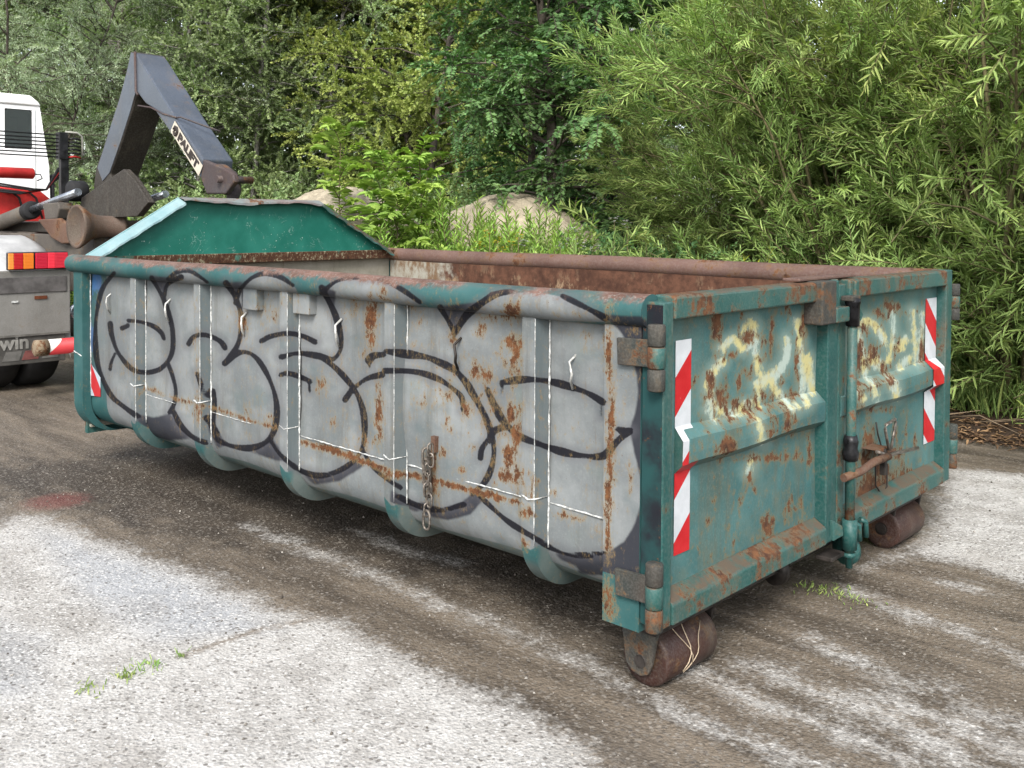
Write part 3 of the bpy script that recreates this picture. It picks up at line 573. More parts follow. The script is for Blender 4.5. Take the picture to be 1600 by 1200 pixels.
# lever, ledge bracket, safety catch, chain
lev = [uy_ for uy_ in (ux((1318, 747), .03), ux((1345, 737), .05), ux((1365, 722), .06), ux((1388, 713), .06))]
MB().tube([tuple(q) for q in lev], .0165, 10).build('lever', m_rustsolid, bar)
a = ux((1343, 700), .0); MB().prism([tuple(ux(q, XP+.01)) for q in ((1344, 700), (1362, 693), (1384, 707), (1370, 706))], (.075, 0, .0)).build('lever_bracket', m_rustsolid, DR, .002)
b0 = ux((1387, 706), .05); MB().box((.02, b0[1]-.012, b0[2]-.10), (.045, b0[1]+.012, b0[2]+.01)).build('lever_stop', m_steel, DR, .003)
MB().tube([tuple(ux(q, .05)) for q in ((1370, 706), (1388, 712), (1402, 707), (1434, 700))], .008, 8).build('catch_rod', m_chain, DR)
MB().tube([tuple(ux(q, .055)) for q in ((1389, 703), (1383, 670), (1384, 664), (1399, 655), (1400, 659), (1392, 702))], .0065, 8).build('catch_handle', m_chain, DR)
MB().tube([tuple(ux(q, -.03)) for q in ((1369, 660), (1372, 680), (1378, 700), (1368, 725), (1368, 758), (1377, 772), (1386, 760), (1386, 725))], .0035, 6).build('safety_chain', m_steel, DR)
# hinges
def hinge(zlo, zhi, y, x, par, near, zp0, zp1):
    n = 3; hh = (zhi-zlo)/n
    for i in range(n):
        MB().lathe([(0, 0), (0, .024), (.004, .0275), (hh-.006, .0275), (hh-.002, .024), (hh-.002, 0)], (x, y, zlo+i*hh), 'z', 18).build('hinge_barrel', m_brownteal if i != 1 else m_frame, par)
    if near: MB().prism([(-.165, -.008, zp1-.005), (-.16, -.008, zp0), (x, -.01, zp0+.005), (x, -.01, zp1)], (0, -.014, 0)).build('hinge_strap', m_brownteal, par, .003)
    else: MB().box((-.06, y-.09, zlo+.02), (x, y-.01, zhi-.03)).build('hinge_strap', m_frame, par, .004)
hinge(1.01, 1.215, -.022, -.012, DL, True, 1.075, 1.165); hinge(.272, .485, -.022, -.012, DL, True, .345, .435)
hinge(1.045, 1.225, W+.085, -.02, DR, False, 0, 0); hinge(.31, .53, W+.085, -.02, DR, False, 0, 0)
# folded stripe sticker on the side by the front post
sm = stripes('warning_stripe_side', -1, .05)
M = Mat('side_sticker', .4); x, y, z = M.xyz(); ph = M.math('FRACT', M.math('DIVIDE', M.math('ADD', z, M.math('MULTIPLY', x, 1.1)), .28)); c = M.mix(M.map(ph, .5, .51), (.34, .02, .024), (.32, .36, .40)); m_st = M.out(c, .4)
q = [uy(p_, .046) for p_ in ((140, 565), (157, 590), (157, 620), (142, 618))]
MB().add([tuple(v) for v in q], [(0, 1, 2, 3)]).build('warning_strip', m_st, C)

# ------------------------------------------------------------ THE TRUCK (hook-lift truck standing beyond the container's front)
T = thing('hook_lift_truck', (-8.5, 1.73, 0), 'hook-lift truck with white cab, red subframe and raised grey-blue hook arm', 'truck')
m_white = plain('white_cab_paint', (.86, .87, .87), .35, 0, .05, 3, .03)
m_red = plain('red_truck_paint', (.36, .022, .02), .45, 0, .2, 4)
m_arm = painted('slate_blue_arm_paint', (.026, .034, .048), (.042, .054, .076), .12, .34, .8, .45); m_arm.node_tree.nodes['Principled BSDF'].inputs['Specular IOR Level'].default_value = .6
m_armdirt = painted('oily_brown_steel', (.022, .018, .014), (.027, .022, .017), -.4, .65, .8, .4)
m_armrust = painted('rusty_hook_steel', (.045, .022, .018), (.04, .036, .04), .35, .6, .8, .2)
m_grime = painted('grimy_chassis_paint', (.055, .047, .04), (.09, .078, .065), .3, .75, 1, .5)
m_alu = plain('dull_mudguard', (.40, .40, .395), .42, .15, .18, 4)
m_panel = painted('dusty_grey_panel', (.12, .116, .106), (.18, .175, .165), .05, .55, 1, .6)
m_blackm = plain('black_metal', (.015, .015, .017), .4, .2, .3, 10)
m_glass = Mat('tinted_cab_glass', .05); m_glass.b.inputs['Transmission Weight'].default_value = .75; m_glass.b.inputs['IOR'].default_value = 1.25; m_glass = m_glass.out((.16, .19, .19))
m_seat = plain('grey_seat_fabric', (.10, .10, .11), .9, 0, .2, 20)
m_chrome = plain('polished_rod', (.35, .37, .4), .25, .9, .15, 10)
# cab
def ring(k): return [(.53+k*0, 1.0), (2.95, 1.0), (2.92, 2.2), (2.80, 3.0), (.66, 3.0), (.54, 2.2)]
cab = MB().prism([(-12.07, y, z) for y, z in ring(0)], (-1.85, 0, 0)).build('cab', m_white, T, .05, seg=3)
x0 = -12.0; wz0, wz1 = 2.42, 2.945; wl, wr = (.78, 1.12), (2.355, 2.70)
for poly in ([(.53, 1.0), (2.95, 1.0), (2.92, 2.2), (2.886, wz0), (.574, wz0), (.54, 2.2)], [(.574, wz0+.0005), (wl[0], wz0+.0005), (wl[0], wz1), (.652, wz1)], [(wl[1], wz0+.0005), (wr[0], wz0+.0005), (wr[0], wz1), (wl[1], wz1)], [(wr[1], wz0+.0005), (2.886, wz0+.0005), (2.808, wz1), (wr[1], wz1)], [(.652, wz1+.0005), (2.808, wz1+.0005), (2.80, 3.0), (.66, 3.0)]):
    MB().prism([(x0, y, z) for y, z in poly], (-.066, 0, 0)).build('rear_panel', m_white, cab)
MB().prism([(-11.97, y, z) for y, z in [(.64, 3.003), (2.82, 3.003), (2.78, 3.06), (2.68, 3.14), (.78, 3.14), (.68, 3.06)]], (-1.6, 0, 0)).build('roof_cap', m_white, cab, .03, seg=3)
for a, b_ in (wl, wr):
    MB().box((x0-.068, a-.02, wz0-.02), (x0-.0665, b_+.02, wz1+.02)).build('window_back', m_black, cab)
    MB().box((x0-.064, a+.01, wz0+.12), (x0-.03, a+.18, wz0+.42)).build('seat', m_seat, cab, .03, seg=3); MB().box((x0-.064, a+.01, wz0), (x0-.03, a+.19, wz0+.115)).build('seat', m_seat, cab, .02, seg=3)
    n = 20; c0 = .05; pts = []
    for cx_, cz_, a0 in ((b_-c0, wz1-c0, 0), (a+c0, wz1-c0, 90), (a+c0, wz0+c0, 180), (b_-c0, wz0+c0, 270)):
        pts += [(x0-.012, cx_+c0*math.cos(math.radians(a0+t)), cz_+c0*math.sin(math.radians(a0+t))) for t in (0, 30, 60, 90)]
    MB().prism(pts, (.008, 0, 0)).build('window_pane', m_glass, cab)
    MB().tube(pts+[pts[0]], .011, 6, False).build('window_seal', m_black, cab)
MB().box((x0-.0, 2.74, 1.4), (x0+.004, 2.748, 2.95)).build('panel_seam', plain('seam_grey', (.30, .32, .33)), cab)  # thin grey strip for the cab's panel seam
MB().box((-12.4, 2.955, 1.5), (-12.0, 3.0, 2.1)).build('air_duct', m_blackm, T, .02)
# chassis, wheels
for y in (1.30, 2.07): MB().box((-13.6, y, .84), (-6.75, y+.09, 1.10)).build('chassis_rail', m_grime, T, .008)
for y in (1.22, 2.14): MB().box((-11.6, y, 1.105), (-6.75, y+.10, 1.36)).build('tipping_frame', m_grime, T, .008)
for x in (-6.9, -8.6, -10.2): MB().box((x, 1.32, 1.11), (x+.15, 2.14, 1.33)).build('cross_beam', m_grime, T, .008)
def wheel(x, y, w, r=.50):
    t = MB().lathe([(0, .29), (0, r-.06), (.02, r-.02), (.06, r), (w-.06, r), (w-.02, r-.02), (w, r-.06), (w, .29)], (x, y, r), 'y', 40).build('tyre', m_black, T)
    MB().lathe([(.05, .0), (.05, .12), (.09, .16), (.04, .25), (.0, .292), (w, .292), (w-.04, .25), (w-.05, 0)], (x, y, r), 'y', 28).build('rim', m_grime, t)
for x, y, w in ((-7.62, .52, .28), (-7.62, .83, .30), (-7.62, 2.40, .28), (-7.62, 2.70, .28), (-12.9, .55, .31), (-12.9, 2.6, .31)): wheel(x, y, w)
MB().tube([(-7.62, .8, .5), (-7.62, 2.7, .5)], .10, 12).build('rear_axle', m_grime, T)
# mudguard over the rear wheels, rear plate, flap, lamps
for ys in ((.46, 1.02), (2.44, 3.0)):
    P = []
    for a in np.linspace(math.radians(-8), math.radians(178), 26):
        x = -7.55+.80*math.cos(a); z = .56+.80*math.sin(a)
        P.append([(x, ys[0]-.004, z-.05), (x, ys[0], z-.012), (x, ys[0]+.03, z), (x, ys[1]-.12, z), (x, ys[1]-.03, z-.05), (x, ys[1], z-.13)])
    MB().grid(P).build('mudguard', m_alu, T)
MB().box((-6.72, .40, .545), (-6.69, .995, 1.085)).build('rear_plate', m_panel, T, .01)
MB().box((-6.688, .42, .90), (-6.680, .96, 1.03)).build('number_plate_holder', plain('dull_grey_plate', (.085, .08, .078), .5), T, .004)
MB().box((-6.688, .70, .845), (-6.681, .80, .872)).build('reflector', plain('dull_orange_reflector', (.10, .035, .018), .3), T)
MB().box((-6.686, .52, .825), (-6.680, .57, .84)).build('bolt_tab', m_weld_highlight, T)
m_flap = plain('grey_mudflap', (.06, .057, .052), .8, 0, .25, 9)
flap = MB().box((-6.715, .40, .315), (-6.70, .955, .562)).build('mudflap', m_flap, T, .006)
MB().box((-6.697, .40, .545), (-6.685, .99, .562)).build('flap_rail', plain('flap_rail', (.11, .105, .095), .6), flap)
for y0_, c_ in ((.45, (.10, .097, .09)), (.60, (.13, .045, .04)), (.76, (.10, .097, .09))):
    MB().prism([(-6.699, y0_, .35), (-6.699, y0_+.13, .35), (-6.699, y0_+.155, .425), (-6.699, y0_+.03, .425)], (.003, 0, 0)).build('flap_mark', plain('flap_mark', c_, .7), flap)
lamp = MB().box((-6.72, .49, 1.088), (-6.66, .965, 1.235)).build('tail_lamp', m_blackm, T, .01)
for ya, yb, c_ in ((.485, .525, (.65, .22, .04)), (.526, .597, (.36, .012, .014)), (.60, .68, (.55, .15, .015)), (.695, .79, (.38, .012, .03)), (.792, .85, (.62, .03, .05)), (.852, .955, (.42, .02, .035))):
    Ml = Mat('lamp_lens', .2); n_ = Ml.n('ShaderNodeTexWave', wave_type='BANDS', bands_direction='Z'); Ml.t.links.new(Ml.co, n_.inputs[0]); n_.inputs['Scale'].default_value = 26
    MB().box((-6.66, ya, 1.098), (-6.642, yb, 1.228)).build('lamp_lens', Ml.out(c_, .25, n_.outputs['Fac'], .4, .004), lamp, .004)
o = ux((121, 487), -6.75); MB().lathe([(0, 0), (.02, .05), (.05, .075), (.07, .078), (.075, .06), (.078, 0)], (-6.80, o[1], o[2]), 'x', 20).build('work_lamp', m_chrome, T)
def stripetube(name):
    M = Mat(name, .45); x, y, z = M.xyz(); n1 = M.noise(18, 7, .7)
    f = M.map(M.math('FRACT', M.math('DIVIDE', M.math('SUBTRACT', M.math('ADD', y, 1.02), M.math('MULTIPLY', M.math('SUBTRACT', z, .46), 1.1)), .40)), .50, .51)
    c = M.mix(f, (.36, .03, .035), (.46, .45, .42)); c = M.mix(M.map(n1, .62, .68), c, (.16, .12, .08)); return M.out(c, .5, n1, .2, .004)
bar_ = MB().tube([(-6.40, .67, .475), (-6.40, 2.9, .475)], .064, 20).build('underrun_bar', stripetube('striped_bar_paint'), T)
MB().lathe([(0, .0), (0, .05), (.008, .066), (.10, .067), (.101, .05)], (-6.40, .585, .475), 'y', 20).build('bar_end', painted('worn_bar_end', (.17, .13, .085), (.25, .21, .155), .7, .8, 2), bar_)
for y in (1.2, 2.2): MB().box((-6.75, y, .46), (-6.42, y+.08, .84)).build('bar_stay', m_grime, T, .006)
# lettering helper
def text(s, size, org, xd, ud, m, par, name, ext=.003, bold=0., fit=None):
    cu = bpy.data.curves.new('lettering', 'FONT'); cu.body = s; cu.size = size; cu.extrude = ext; cu.offset = bold; cu.align_x = 'LEFT'
    o = bpy.data.objects.new('lettering', cu); COL.objects.link(o)
    me = bpy.data.meshes.new_from_object(o.evaluated_get(bpy.context.evaluated_depsgraph_get())); bpy.data.objects.remove(o)
    if fit:
        k = fit/max(v.co.x for v in me.vertices)
        for v in me.vertices: v.co.x *= k
    xd = Vector(xd).normalized(); ud = Vector(ud); ud = (ud-xd*ud.dot(xd)).normalized(); nn = xd.cross(ud)
    R = Matrix((xd, ud, nn)).transposed(); off = root_loc(par)
    V = [R @ v.co+Vector(org)-off for v in me.vertices]
    for v, q in zip(me.vertices, V): v.co = q
    me.materials.clear(); me.materials.append(m); ob = bpy.data.objects.new(name, me); COL.objects.link(ob); ob.parent = par; return ob
text('win', .16, (-6.697, .43, .447), (0, 1, 0), (0, 0, 1), plain('pale_flap_letters', (.20, .195, .18), .7), flap, 'lettering', .003, .004)

# hook arm: side profiles turned into real box beams around the truck's centre line
YA0, YA1 = 1.59, 1.87
def beam(pxs, y0, y1, name, m, par=T, bev=.012): return MB().prism([tuple(uy(q, y0)) for q in pxs], (0, y1-y0, 0)).build(name, m, par, bev)
jib = beam([(204, 80), (212, 82), (213, 143), (206, 172), (190, 222), (172, 272), (176, 300), (168, 326), (148, 322), (146, 290), (150, 262), (158, 240), (173, 193), (186, 153), (197, 112)], YA0, YA1, 'hook_jib', m_armdirt)
beam([(204.3, 82), (211, 84), (212, 143), (204, 172), (188, 222), (171, 270), (160, 283), (152, 262), (160, 238), (174, 193), (187, 153), (198, 112)], YA0-.006, YA0-.001, 'jib_side_plate', m_arm, jib, .003)
arm = beam([(211, 81.5), (248, 141), (273, 182.5), (317, 249), (313, 278), (265, 205), (240, 170), (227.5, 161.7), (213, 143)], YA0, YA1, 'hook_arm', m_arm)
MB().tube([tuple(uy(q, YA0-.004)) for q in ((211, 81), (212.5, 143), (216, 149))], .012, 8).build('elbow_weld', m_armrust, arm)
MB().tube([tuple(uy(q, YA0-.004)) for q in ((216, 165), (236, 168), (255, 178), (276, 184))], .008, 8).build('hose_clip', m_armrust, arm)
qa = uy((276, 184), YA0); qb = uy((297, 206), YA0)
MB().tube([(qa[0], YA0-.004, qa[2]), (qa[0]+.03, YA0+.02, qa[2]+.005), (qb[0]-.02, YA0+.20, qb[2]+.045), (qb[0]+.03, YA0+.26, qb[2]+.02)], .008, 8).build('hose_clip', m_armrust, arm)
hook = beam([(317, 249.3), (350, 263), (364, 272), (366, 284), (352, 303), (322, 303), (313.3, 278.5)], YA0+.002, YA0+.05, 'hook_cheek', m_armrust, arm); beam([(317, 249.3), (350, 263), (364, 272), (366, 284), (352, 303), (322, 303), (313.3, 278.5)], YA1-.05, YA1-.002, 'hook_cheek', m_armrust, arm)
c0 = uy((345, 288), 1.6)
P = [(c0[0]-.25, 1.73, c0[2]+.16), (c0[0]-.10, 1.73, c0[2]+.14), (c0[0]+.02, 1.73, c0[2]+.08), (c0[0]+.06, 1.73, c0[2]-.02), (c0[0]+.02, 1.73, c0[2]-.11), (c0[0]-.08, 1.73, c0[2]-.15), (c0[0]-.15, 1.73, c0[2]-.11)]
MB().tube([(q[0]-.07, q[1], q[2]-.02) for q in P], [.045, .05, .055, .055, .05, .04, .025], 12).build('hook', m_armrust, arm)
MB().tube([(c0[0]+.02, YA0-.04, c0[2]+.04), (c0[0]+.02, YA1+.0, c0[2]+.04)], .03, 12).build('hook_pin', m_armrust, arm)
# name plate with lettering
pl = [tuple(uy(q, YA0-.004)) for q in ((273.5, 189), (317, 259.5), (311, 275), (267, 205))]
plate_ = MB().prism(pl, (0, -.004, 0)).build('name_plate', plain('cream_plate', (.45, .41, .34), .5, 0, .08, 6), arm)
A_ = Vector(pl[3]).lerp(Vector(pl[0]), .22); B_ = Vector(pl[2]).lerp(Vector(pl[1]), .22)
xd = (B_-A_).normalized(); ud = Vector(pl[0])-Vector(pl[3]); ud = (ud-xd*ud.dot(xd)).normalized(); hgt = ((Vector(pl[0])-Vector(pl[3])).dot(ud)); wid = (B_-A_).length
m_ink = plain('dark_plate_ink', (.03, .024, .02), .6)
tx = text('PALIFT', hgt*.86, A_+xd*wid*.225+Vector((0, -.0045, 0)), xd, ud, m_ink, plate_, 'lettering', .002, .006, wid*.68)
oc = A_+xd*wid*.125+ud*hgt*.30+Vector((0, -.0055, 0)); R_ = hgt*.30
lg = MB()
for r_, a0, a1, th in ((R_, -150, 170, .012), (R_*.55, -60, 200, .010)): lg.tube([oc+xd*(r_*math.cos(math.radians(a)))+ud*(r_*math.sin(math.radians(a))) for a in np.linspace(a0, a1, 20)], th, 6)
lg.tube([oc-xd*R_*1.35-ud*R_*.3, oc-xd*R_*1.0+ud*R_*.9], .010, 6); lg.build('logo', m_ink, plate_)
# elbow base plates, knuckle rollers, lift cylinders
for y in (1.36, 2.04): beam([(127, 309), (193, 264), (211, 283), (232, 316), (214, 338), (135, 342), (124, 331)], y, y+.03, 'pivot_plate', m_armdirt, T, .006) if y < 2 else MB().prism([tuple(np.array(uy(q, 1.36))+np.array((0, .031, 0))) for q in ((127, 309), (193, 264), (211, 283), (232, 316), (214, 338), (135, 342))], (0, .03, 0)).build('pivot_plate', m_armdirt, T, .006)
for px in ((133, 299), (222, 312)):
    q = uy(px, 1.55); MB().lathe([(0, 0), (0, .085), (.02, .10), (.14, .10), (.16, .085), (.16, 0)], (q[0], 1.395, q[2]), 'y', 20).build('knuckle_roller', m_black, T)
for y in (1.28, 2.12):
    dy = y-1.28
    A = uy((-60, 372), 1.28); B = uy((50, 328), 1.28); Cc = uy((122, 300), 1.28); sh = np.array((0, dy, 0))
    cy = MB().tube([tuple(A+sh), tuple(B+sh)], .075, 16).build('lift_cylinder', m_grime, T)
    MB().lathe([(-.10, .0), (-.10, .086), (.0, .09), (.01, .07), (.011, 0)], tuple(B+sh), tuple(B-A), 16).build('cylinder_gland', m_black, cy); MB().tube([tuple(B+sh), tuple(Cc+sh)], .036, 12).build('piston_rod', m_chrome, cy)
# rear roller bells and gusset
for y, s_ in ((1.05, 1), (2.41, -1)):
    q = uy((119, 354), 1.05)
    MB().lathe([(.05*s_, 0), (.05*s_, .10), (0, .165), (-.008*s_, .185), (.012*s_, .19), (.06*s_, .16), (.12*s_, .115), (.20*s_, .095), (.36*s_, .09), (.365*s_, .115), (.40*s_, .115), (.41*s_, .055), (.66*s_, .055)], (q[0], y, q[2]), 'y', 28).build('rear_roller', m_armdirt if s_ < 0 else painted('roller_bell_rust', (.06, .045, .033), (.09, .055, .04), .3, .75), T)
beam([(58, 343), (92, 341), (108, 352), (112, 380), (96, 381), (80, 372)], 1.16, 1.20, 'gusset', m_rustsolid); beam([(66, 318), (90, 316), (92, 326), (88, 342), (70, 344)], 1.20, 1.34, 'roller_seat', m_grime); beam([(96, 326), (112, 322), (114, 342), (98, 344)], 1.3, 1.42, 'roller_seat', m_blackm)
# red tank, red subframe, hose stand
MB().prism([(-11.2, .62, 1.42), (-11.2, 2.42, 1.42), (-11.2, 2.64, 1.55), (-11.2, 2.62, 1.66), (-11.2, 2.40, 1.84), (-11.2, .62, 1.84)], (.26, 0, 0)).build('subframe_box', m_red, T, .015)
for y in (1.3, 2.0, 2.2): MB().tube([(-11.0, y-.3, 1.87), (-10.9, y, 1.86), (-10.88, y+.12, 1.75), (-10.9, y+.2, 1.5)], .014, 8).build('hose', m_black, T)
MB().lathe([(0, 0), (0, .055), (.015, .068), (1.30, .068), (1.315, .055), (1.315, 0)], (-11.02, 1.03, 2.058), 'y', 20).build('air_tank', m_red, T)
MB().tube([(-11.0, 2.345, 2.05), (-11.0, 2.42, 2.05), (-11.0, 2.44, 2.0), (-11.0, 2.38, 1.97)], .008, 6).build('hose', m_black, T)
stand = MB().box((-11.05, 2.66, 1.1), (-10.97, 2.76, 2.30)).build('hose_stand', m_blackm, T, .006)
MB().box((-11.06, 2.63, 2.25), (-10.94, 2.74, 2.59)).build('stand_head', m_blackm, stand, .008)
for i in range(7):
    z = 2.555-.046*i
    MB().tube([(-11.0, .9, z+.01), (-11.0, 1.7, z+.006-.004*(i % 2)), (-11.0, 2.64, z)], .0095, 6).build('hose', m_black, stand)
    if i: MB().tube([(-10.98, 2.74, z), (-10.96, 2.82, z+.012), (-10.96, 2.90, z)], .013, 6).build('coupling', m_blackm if i < 6 else m_red, stand)
MB().tube([(-10.98, 2.72, 2.60), (-10.96, 2.86, 2.595), (-10.95, 2.92, 2.55), (-10.95, 2.925, 2.30)], .013, 8).build('stand_loop', plain('grey_guard', (.25, .25, .22)), stand)
for k in range(5):
    a = uy((-20+12*k, 292+2*k), 1.9-.05*k); MB().tube([(-10.85, 1.6+.05*k, 1.85+.02*k), (-10.8, 2.1+.04*k, 1.80+.015*k), (-10.9, 2.45, 1.86), (-11.0, 2.64, 2.02+.03*k)], .013, 6).build('hose', m_black if k != 2 else m_red, T)
MB().box((-10.2, 1.38, 1.37), (-7.9, 2.08, 1.47)).build('tipping_frame', m_armdirt, T, .01)

# ------------------------------------------------------------ GROUND
def poly_w(pxs): return np.array([uz(q)[:2] for q in pxs])
DRY = [(0., [(30, 800), (75, 808), (130, 828), (230, 868), (330, 900), (430, 945), (490, 962), (530, 968), (580, 1000), (650, 1030), (720, 1065), (800, 1095), (860, 1130), (930, 1180), (1000, 1260), (1050, 1400), (-500, 1400), (-400, 900), (-60, 850)]),
       (0., [(1345, 890), (1400, 868), (1448, 838), (1482, 730), (1600, 742), (1800, 765), (2100, 900), (1750, 960), (1600, 915), (1500, 880), (1420, 868)])]
DRYL = [(.030, [(385, 822), (450, 848), (540, 880), (613, 912), (700, 950), (800, 988), (900, 1032), (1000, 1085), (1100, 1132), (1200, 1172), (1300, 1205)]),
        (.035, [(1075, 1045), (1150, 1082), (1250, 1122), (1350, 1160), (1450, 1200)]), (.05, [(1180, 1040), (1290, 1085), (1400, 1130), (1520, 1190)]), (.04, [(1290, 1010), (1330, 1030), (1420, 1070), (1480, 1080)]),
        (.032, [(1338, 925), (1400, 952), (1470, 975), (1530, 1000), (1610, 1032)]), (.025, [(1470, 910), (1530, 922)]), (.05, [(1400, 1100), (1500, 1135), (1620, 1190)]), (.03, [(1500, 1105), (1600, 1140)]), (.012, [(1255, 1000), (1300, 995)]), (.02, [(560, 830), (640, 860), (720, 880)])]
ax = lambda lo, hi, d, far: np.concatenate([[-far, -far*.5, -far*.2, lo-12, lo-6, lo-3, lo-1.5, lo-.6], np.arange(lo, hi, d), [hi+.6, hi+1.5, hi+3, hi+6, hi+12, far*.2, far*.5, far]])
gx, gy = ax(-8.5, 3.2, .05, 600.), ax(-2.6, 6., .05, 600.)
X, Y = np.meshgrid(gx, gy); XY = np.stack([X.ravel(), Y.ravel()], 1)
dry = np.full(len(XY), 5.)
for _, P in DRY: dry = np.minimum(dry, polysd(XY, poly_w(P)))
for w, Lp in DRYL: dry = np.minimum(dry, segdist(XY, poly_w(Lp))-w)
cool = np.minimum(polysd(XY, poly_w([(60, 830), (230, 880), (400, 950), (430, 985), (250, 1000), (120, 930)])), polysd(XY, poly_w([(-40, 960), (60, 1000), (50, 1080), (-60, 1090)])))
dark_strip = polysd(XY, poly_w([(-80, 735), (120, 715), (260, 690), (420, 730), (640, 820), (830, 885), (960, 960), (1000, 1010), (900, 985), (760, 915), (620, 895), (470, 865), (300, 845), (180, 815), (60, 775), (-80, 770)])); crack = segdist(XY, poly_w([(285, 1024), (340, 1005), (400, 985), (450, 975), (505, 962)]))
me = bpy.data.meshes.new('ground'); nx = len(gx); ny = len(gy)
me.from_pydata([(a, b_, 0.) for a, b_ in XY], [], [(j*nx+i, j*nx+i+1, (j+1)*nx+i+1, (j+1)*nx+i) for j in range(ny-1) for i in range(nx-1)])
for k, a in (('dry', dry), ('cool', cool), ('dark_strip', dark_strip), ('crack', crack)): me.attributes.new(k, 'FLOAT', 'POINT').data.foreach_set('value', a.astype(np.float32))
M = Mat('weathered_asphalt', .85)
n1 = M.noise(1.3, 6, .6); n2 = M.noise(6, 7, .65); n3 = M.noise(38, 5, .7); sp = M.noise(150, 3, .6); grit = M.vor(95); gc = M.n('ShaderNodeTexVoronoi'); M.t.links.new(M.co, gc.inputs['Vector']); gc.inputs['Scale'].default_value = 105
sepc = M.n('ShaderNodeSeparateColor'); M.t.links.new(gc.outputs['Color'], sepc.inputs[0])
drag = M.noise(5, 6, .65, stretch=(.16, 1.1, 1))
dd = M.math('ADD', M.math('ADD', M.attr('dry'), M.math('MULTIPLY', M.math('SUBTRACT', n2, .5), .34)), M.math('MULTIPLY', M.math('SUBTRACT', n3, .5), .30))
df = M.map(dd, -.10, .06, 1, 0)
dry_c = M.mix(M.map(n2, .3, .7), (.225, .216, .201), (.330, .322, .306)); dry_c = M.mix(M.map(M.attr('cool'), -.12, .1, .6, 0), dry_c, (.215, .23, .25)); dry_c = M.mix(M.map(n1, .5, .72, 0, .45), dry_c, (.20, .18, .155))
wet_c = M.mix(M.map(drag, .32, .68), (.046, .037, .028), (.128, .105, .080)); wet_c = M.mix(M.map(n1, .5, .7, 0, .6), wet_c, (.095, .080, .064))
# thin dusty streaks dragged along the lorry's track
wet_c = M.mix(M.map(M.math('ADD', M.math('MULTIPLY', M.noise(3.2, 7, .7, stretch=(.22, 1.3, 1)), .75), M.math('MULTIPLY', n3, .25)), .58, .66, 0, .55), wet_c, (.185, .172, .155))
wet_c = M.mix(M.map(M.math('ADD', M.attr('dark_strip'), M.math('MULTIPLY', M.math('SUBTRACT', n2, .5), 1.2)), -.22, .22, .72, 0), wet_c, (.020, .0165, .0135))      # darker strip along and under the container's near side
dry_c = M.mix(M.map(M.noise(2.6, 6, .6, stretch=(.5, 1, 1)), .48, .66, 0, .5), dry_c, (.175, .165, .15))
dry_c = M.mix(M.map(M.math('ADD', M.attr('crack'), M.math('MULTIPLY', n3, .08)), .03, .085, .8, 0), dry_c, (.115, .09, .065))
c = M.mix(df, wet_c, dry_c)
g1 = M.map(sepc.outputs[0], .0, .22, .55, 1); c = M.mix(M.math('SUBTRACT', 1., g1), c, (.022, .019, .016)); g2 = M.map(sepc.outputs[1], .80, .95, 0, .6); c = M.mix(g2, c, M.mix(df, (.16, .145, .125), (.42, .415, .40)))
c = M.mix(M.map(sp, .58, .72, 0, .45), c, (.05, .044, .038))
gk = M.n('ShaderNodeTexVoronoi'); M.t.links.new(M.co, gk.inputs['Vector']); gk.inputs['Scale'].default_value = 48; sk = M.n('ShaderNodeSeparateColor'); M.t.links.new(gk.outputs['Color'], sk.inputs[0])
edge_ = M.map(gk.outputs['Distance'], .25, .42, 1, 0)                     # exposed stones of the worn top course
c = M.mix(M.math('MULTIPLY', edge_, M.map(sk.outputs[0], .80, .86, 0, .75)), c, (.075, .066, .058)); c = M.mix(M.math('MULTIPLY', edge_, M.map(sk.outputs[1], .84, .88, 0, .6)), c, M.mix(df, (.21, .19, .165), (.44, .43, .41)))
red = M.n('ShaderNodeVectorMath', operation='DISTANCE'); M.t.links.new(M.co, red.inputs[0]); rp = uz((88, 783)); red.inputs[1].default_value = (rp[0], rp[1], 0)
c = M.mix(M.map(M.math('ADD', red.outputs['Value'], M.math('MULTIPLY', n3, .25)), .20, .34, .6, 0), c, (.11, .035, .03))
m_ground = M.out(c, M.map(df, 0, 1, .62, .92), M.math('ADD', M.math('ADD', M.math('MULTIPLY', grit, .8), M.math('MULTIPLY', n3, .7)), M.math('MULTIPLY', gk.outputs['Distance'], -.6)), .55, .008, 1.)
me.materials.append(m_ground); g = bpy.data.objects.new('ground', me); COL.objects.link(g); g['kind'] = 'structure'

# ------------------------------------------------------------ VERGE (soil and litter where the paving ends)
EDGE = [(-60, 14), (-24, 8.), (-14, 5.3), (-10, 4.75), (-7, 4.55), (-4, 4.6), (-1.2, 4.72), (0, 4.70), (1.5, 4.75), (4, 5.0), (9, 5.6), (30, 9)]
ex = np.concatenate([[-60, -45, -32], np.arange(-24, 9, .16), [12, 18, 30]]); ey = np.interp(ex, [e[0] for e in EDGE], [e[1] for e in EDGE])
offs = np.concatenate([np.arange(0, 2.6, .12), np.arange(2.8, 12, .5), [14, 20, 30, 60]])
rng = np.random.default_rng(3)
def vh(x, y, t): return np.minimum(.01+t*.12, .07)+.03*np.sin(x*3.1+y*2.2)*np.sin(y*4.1-x)*np.minimum(1, t*2)+.018*np.sin(x*9.3+1)*np.sin(y*11.7)*np.minimum(1, t*3)
P = [[(x, y+t+.05*math.sin(x*5.3)*(t < .01)+.04*math.sin(x*13.1)*(t < .01), float(vh(x, y+t, t))+(-.02 if t == 0 else .004)) for x, y in zip(ex, ey)] for t in offs]
M = Mat('leaf_litter_soil', .95); n1 = M.noise(12, 7, .75); n2 = M.noise(60, 5, .7); c = M.mix(M.map(n1, .3, .7), (.022, .015, .010), (.08, .052, .034)); c = M.mix(M.map(n2, .58, .68, 0, .8), c, (.16, .11, .07))
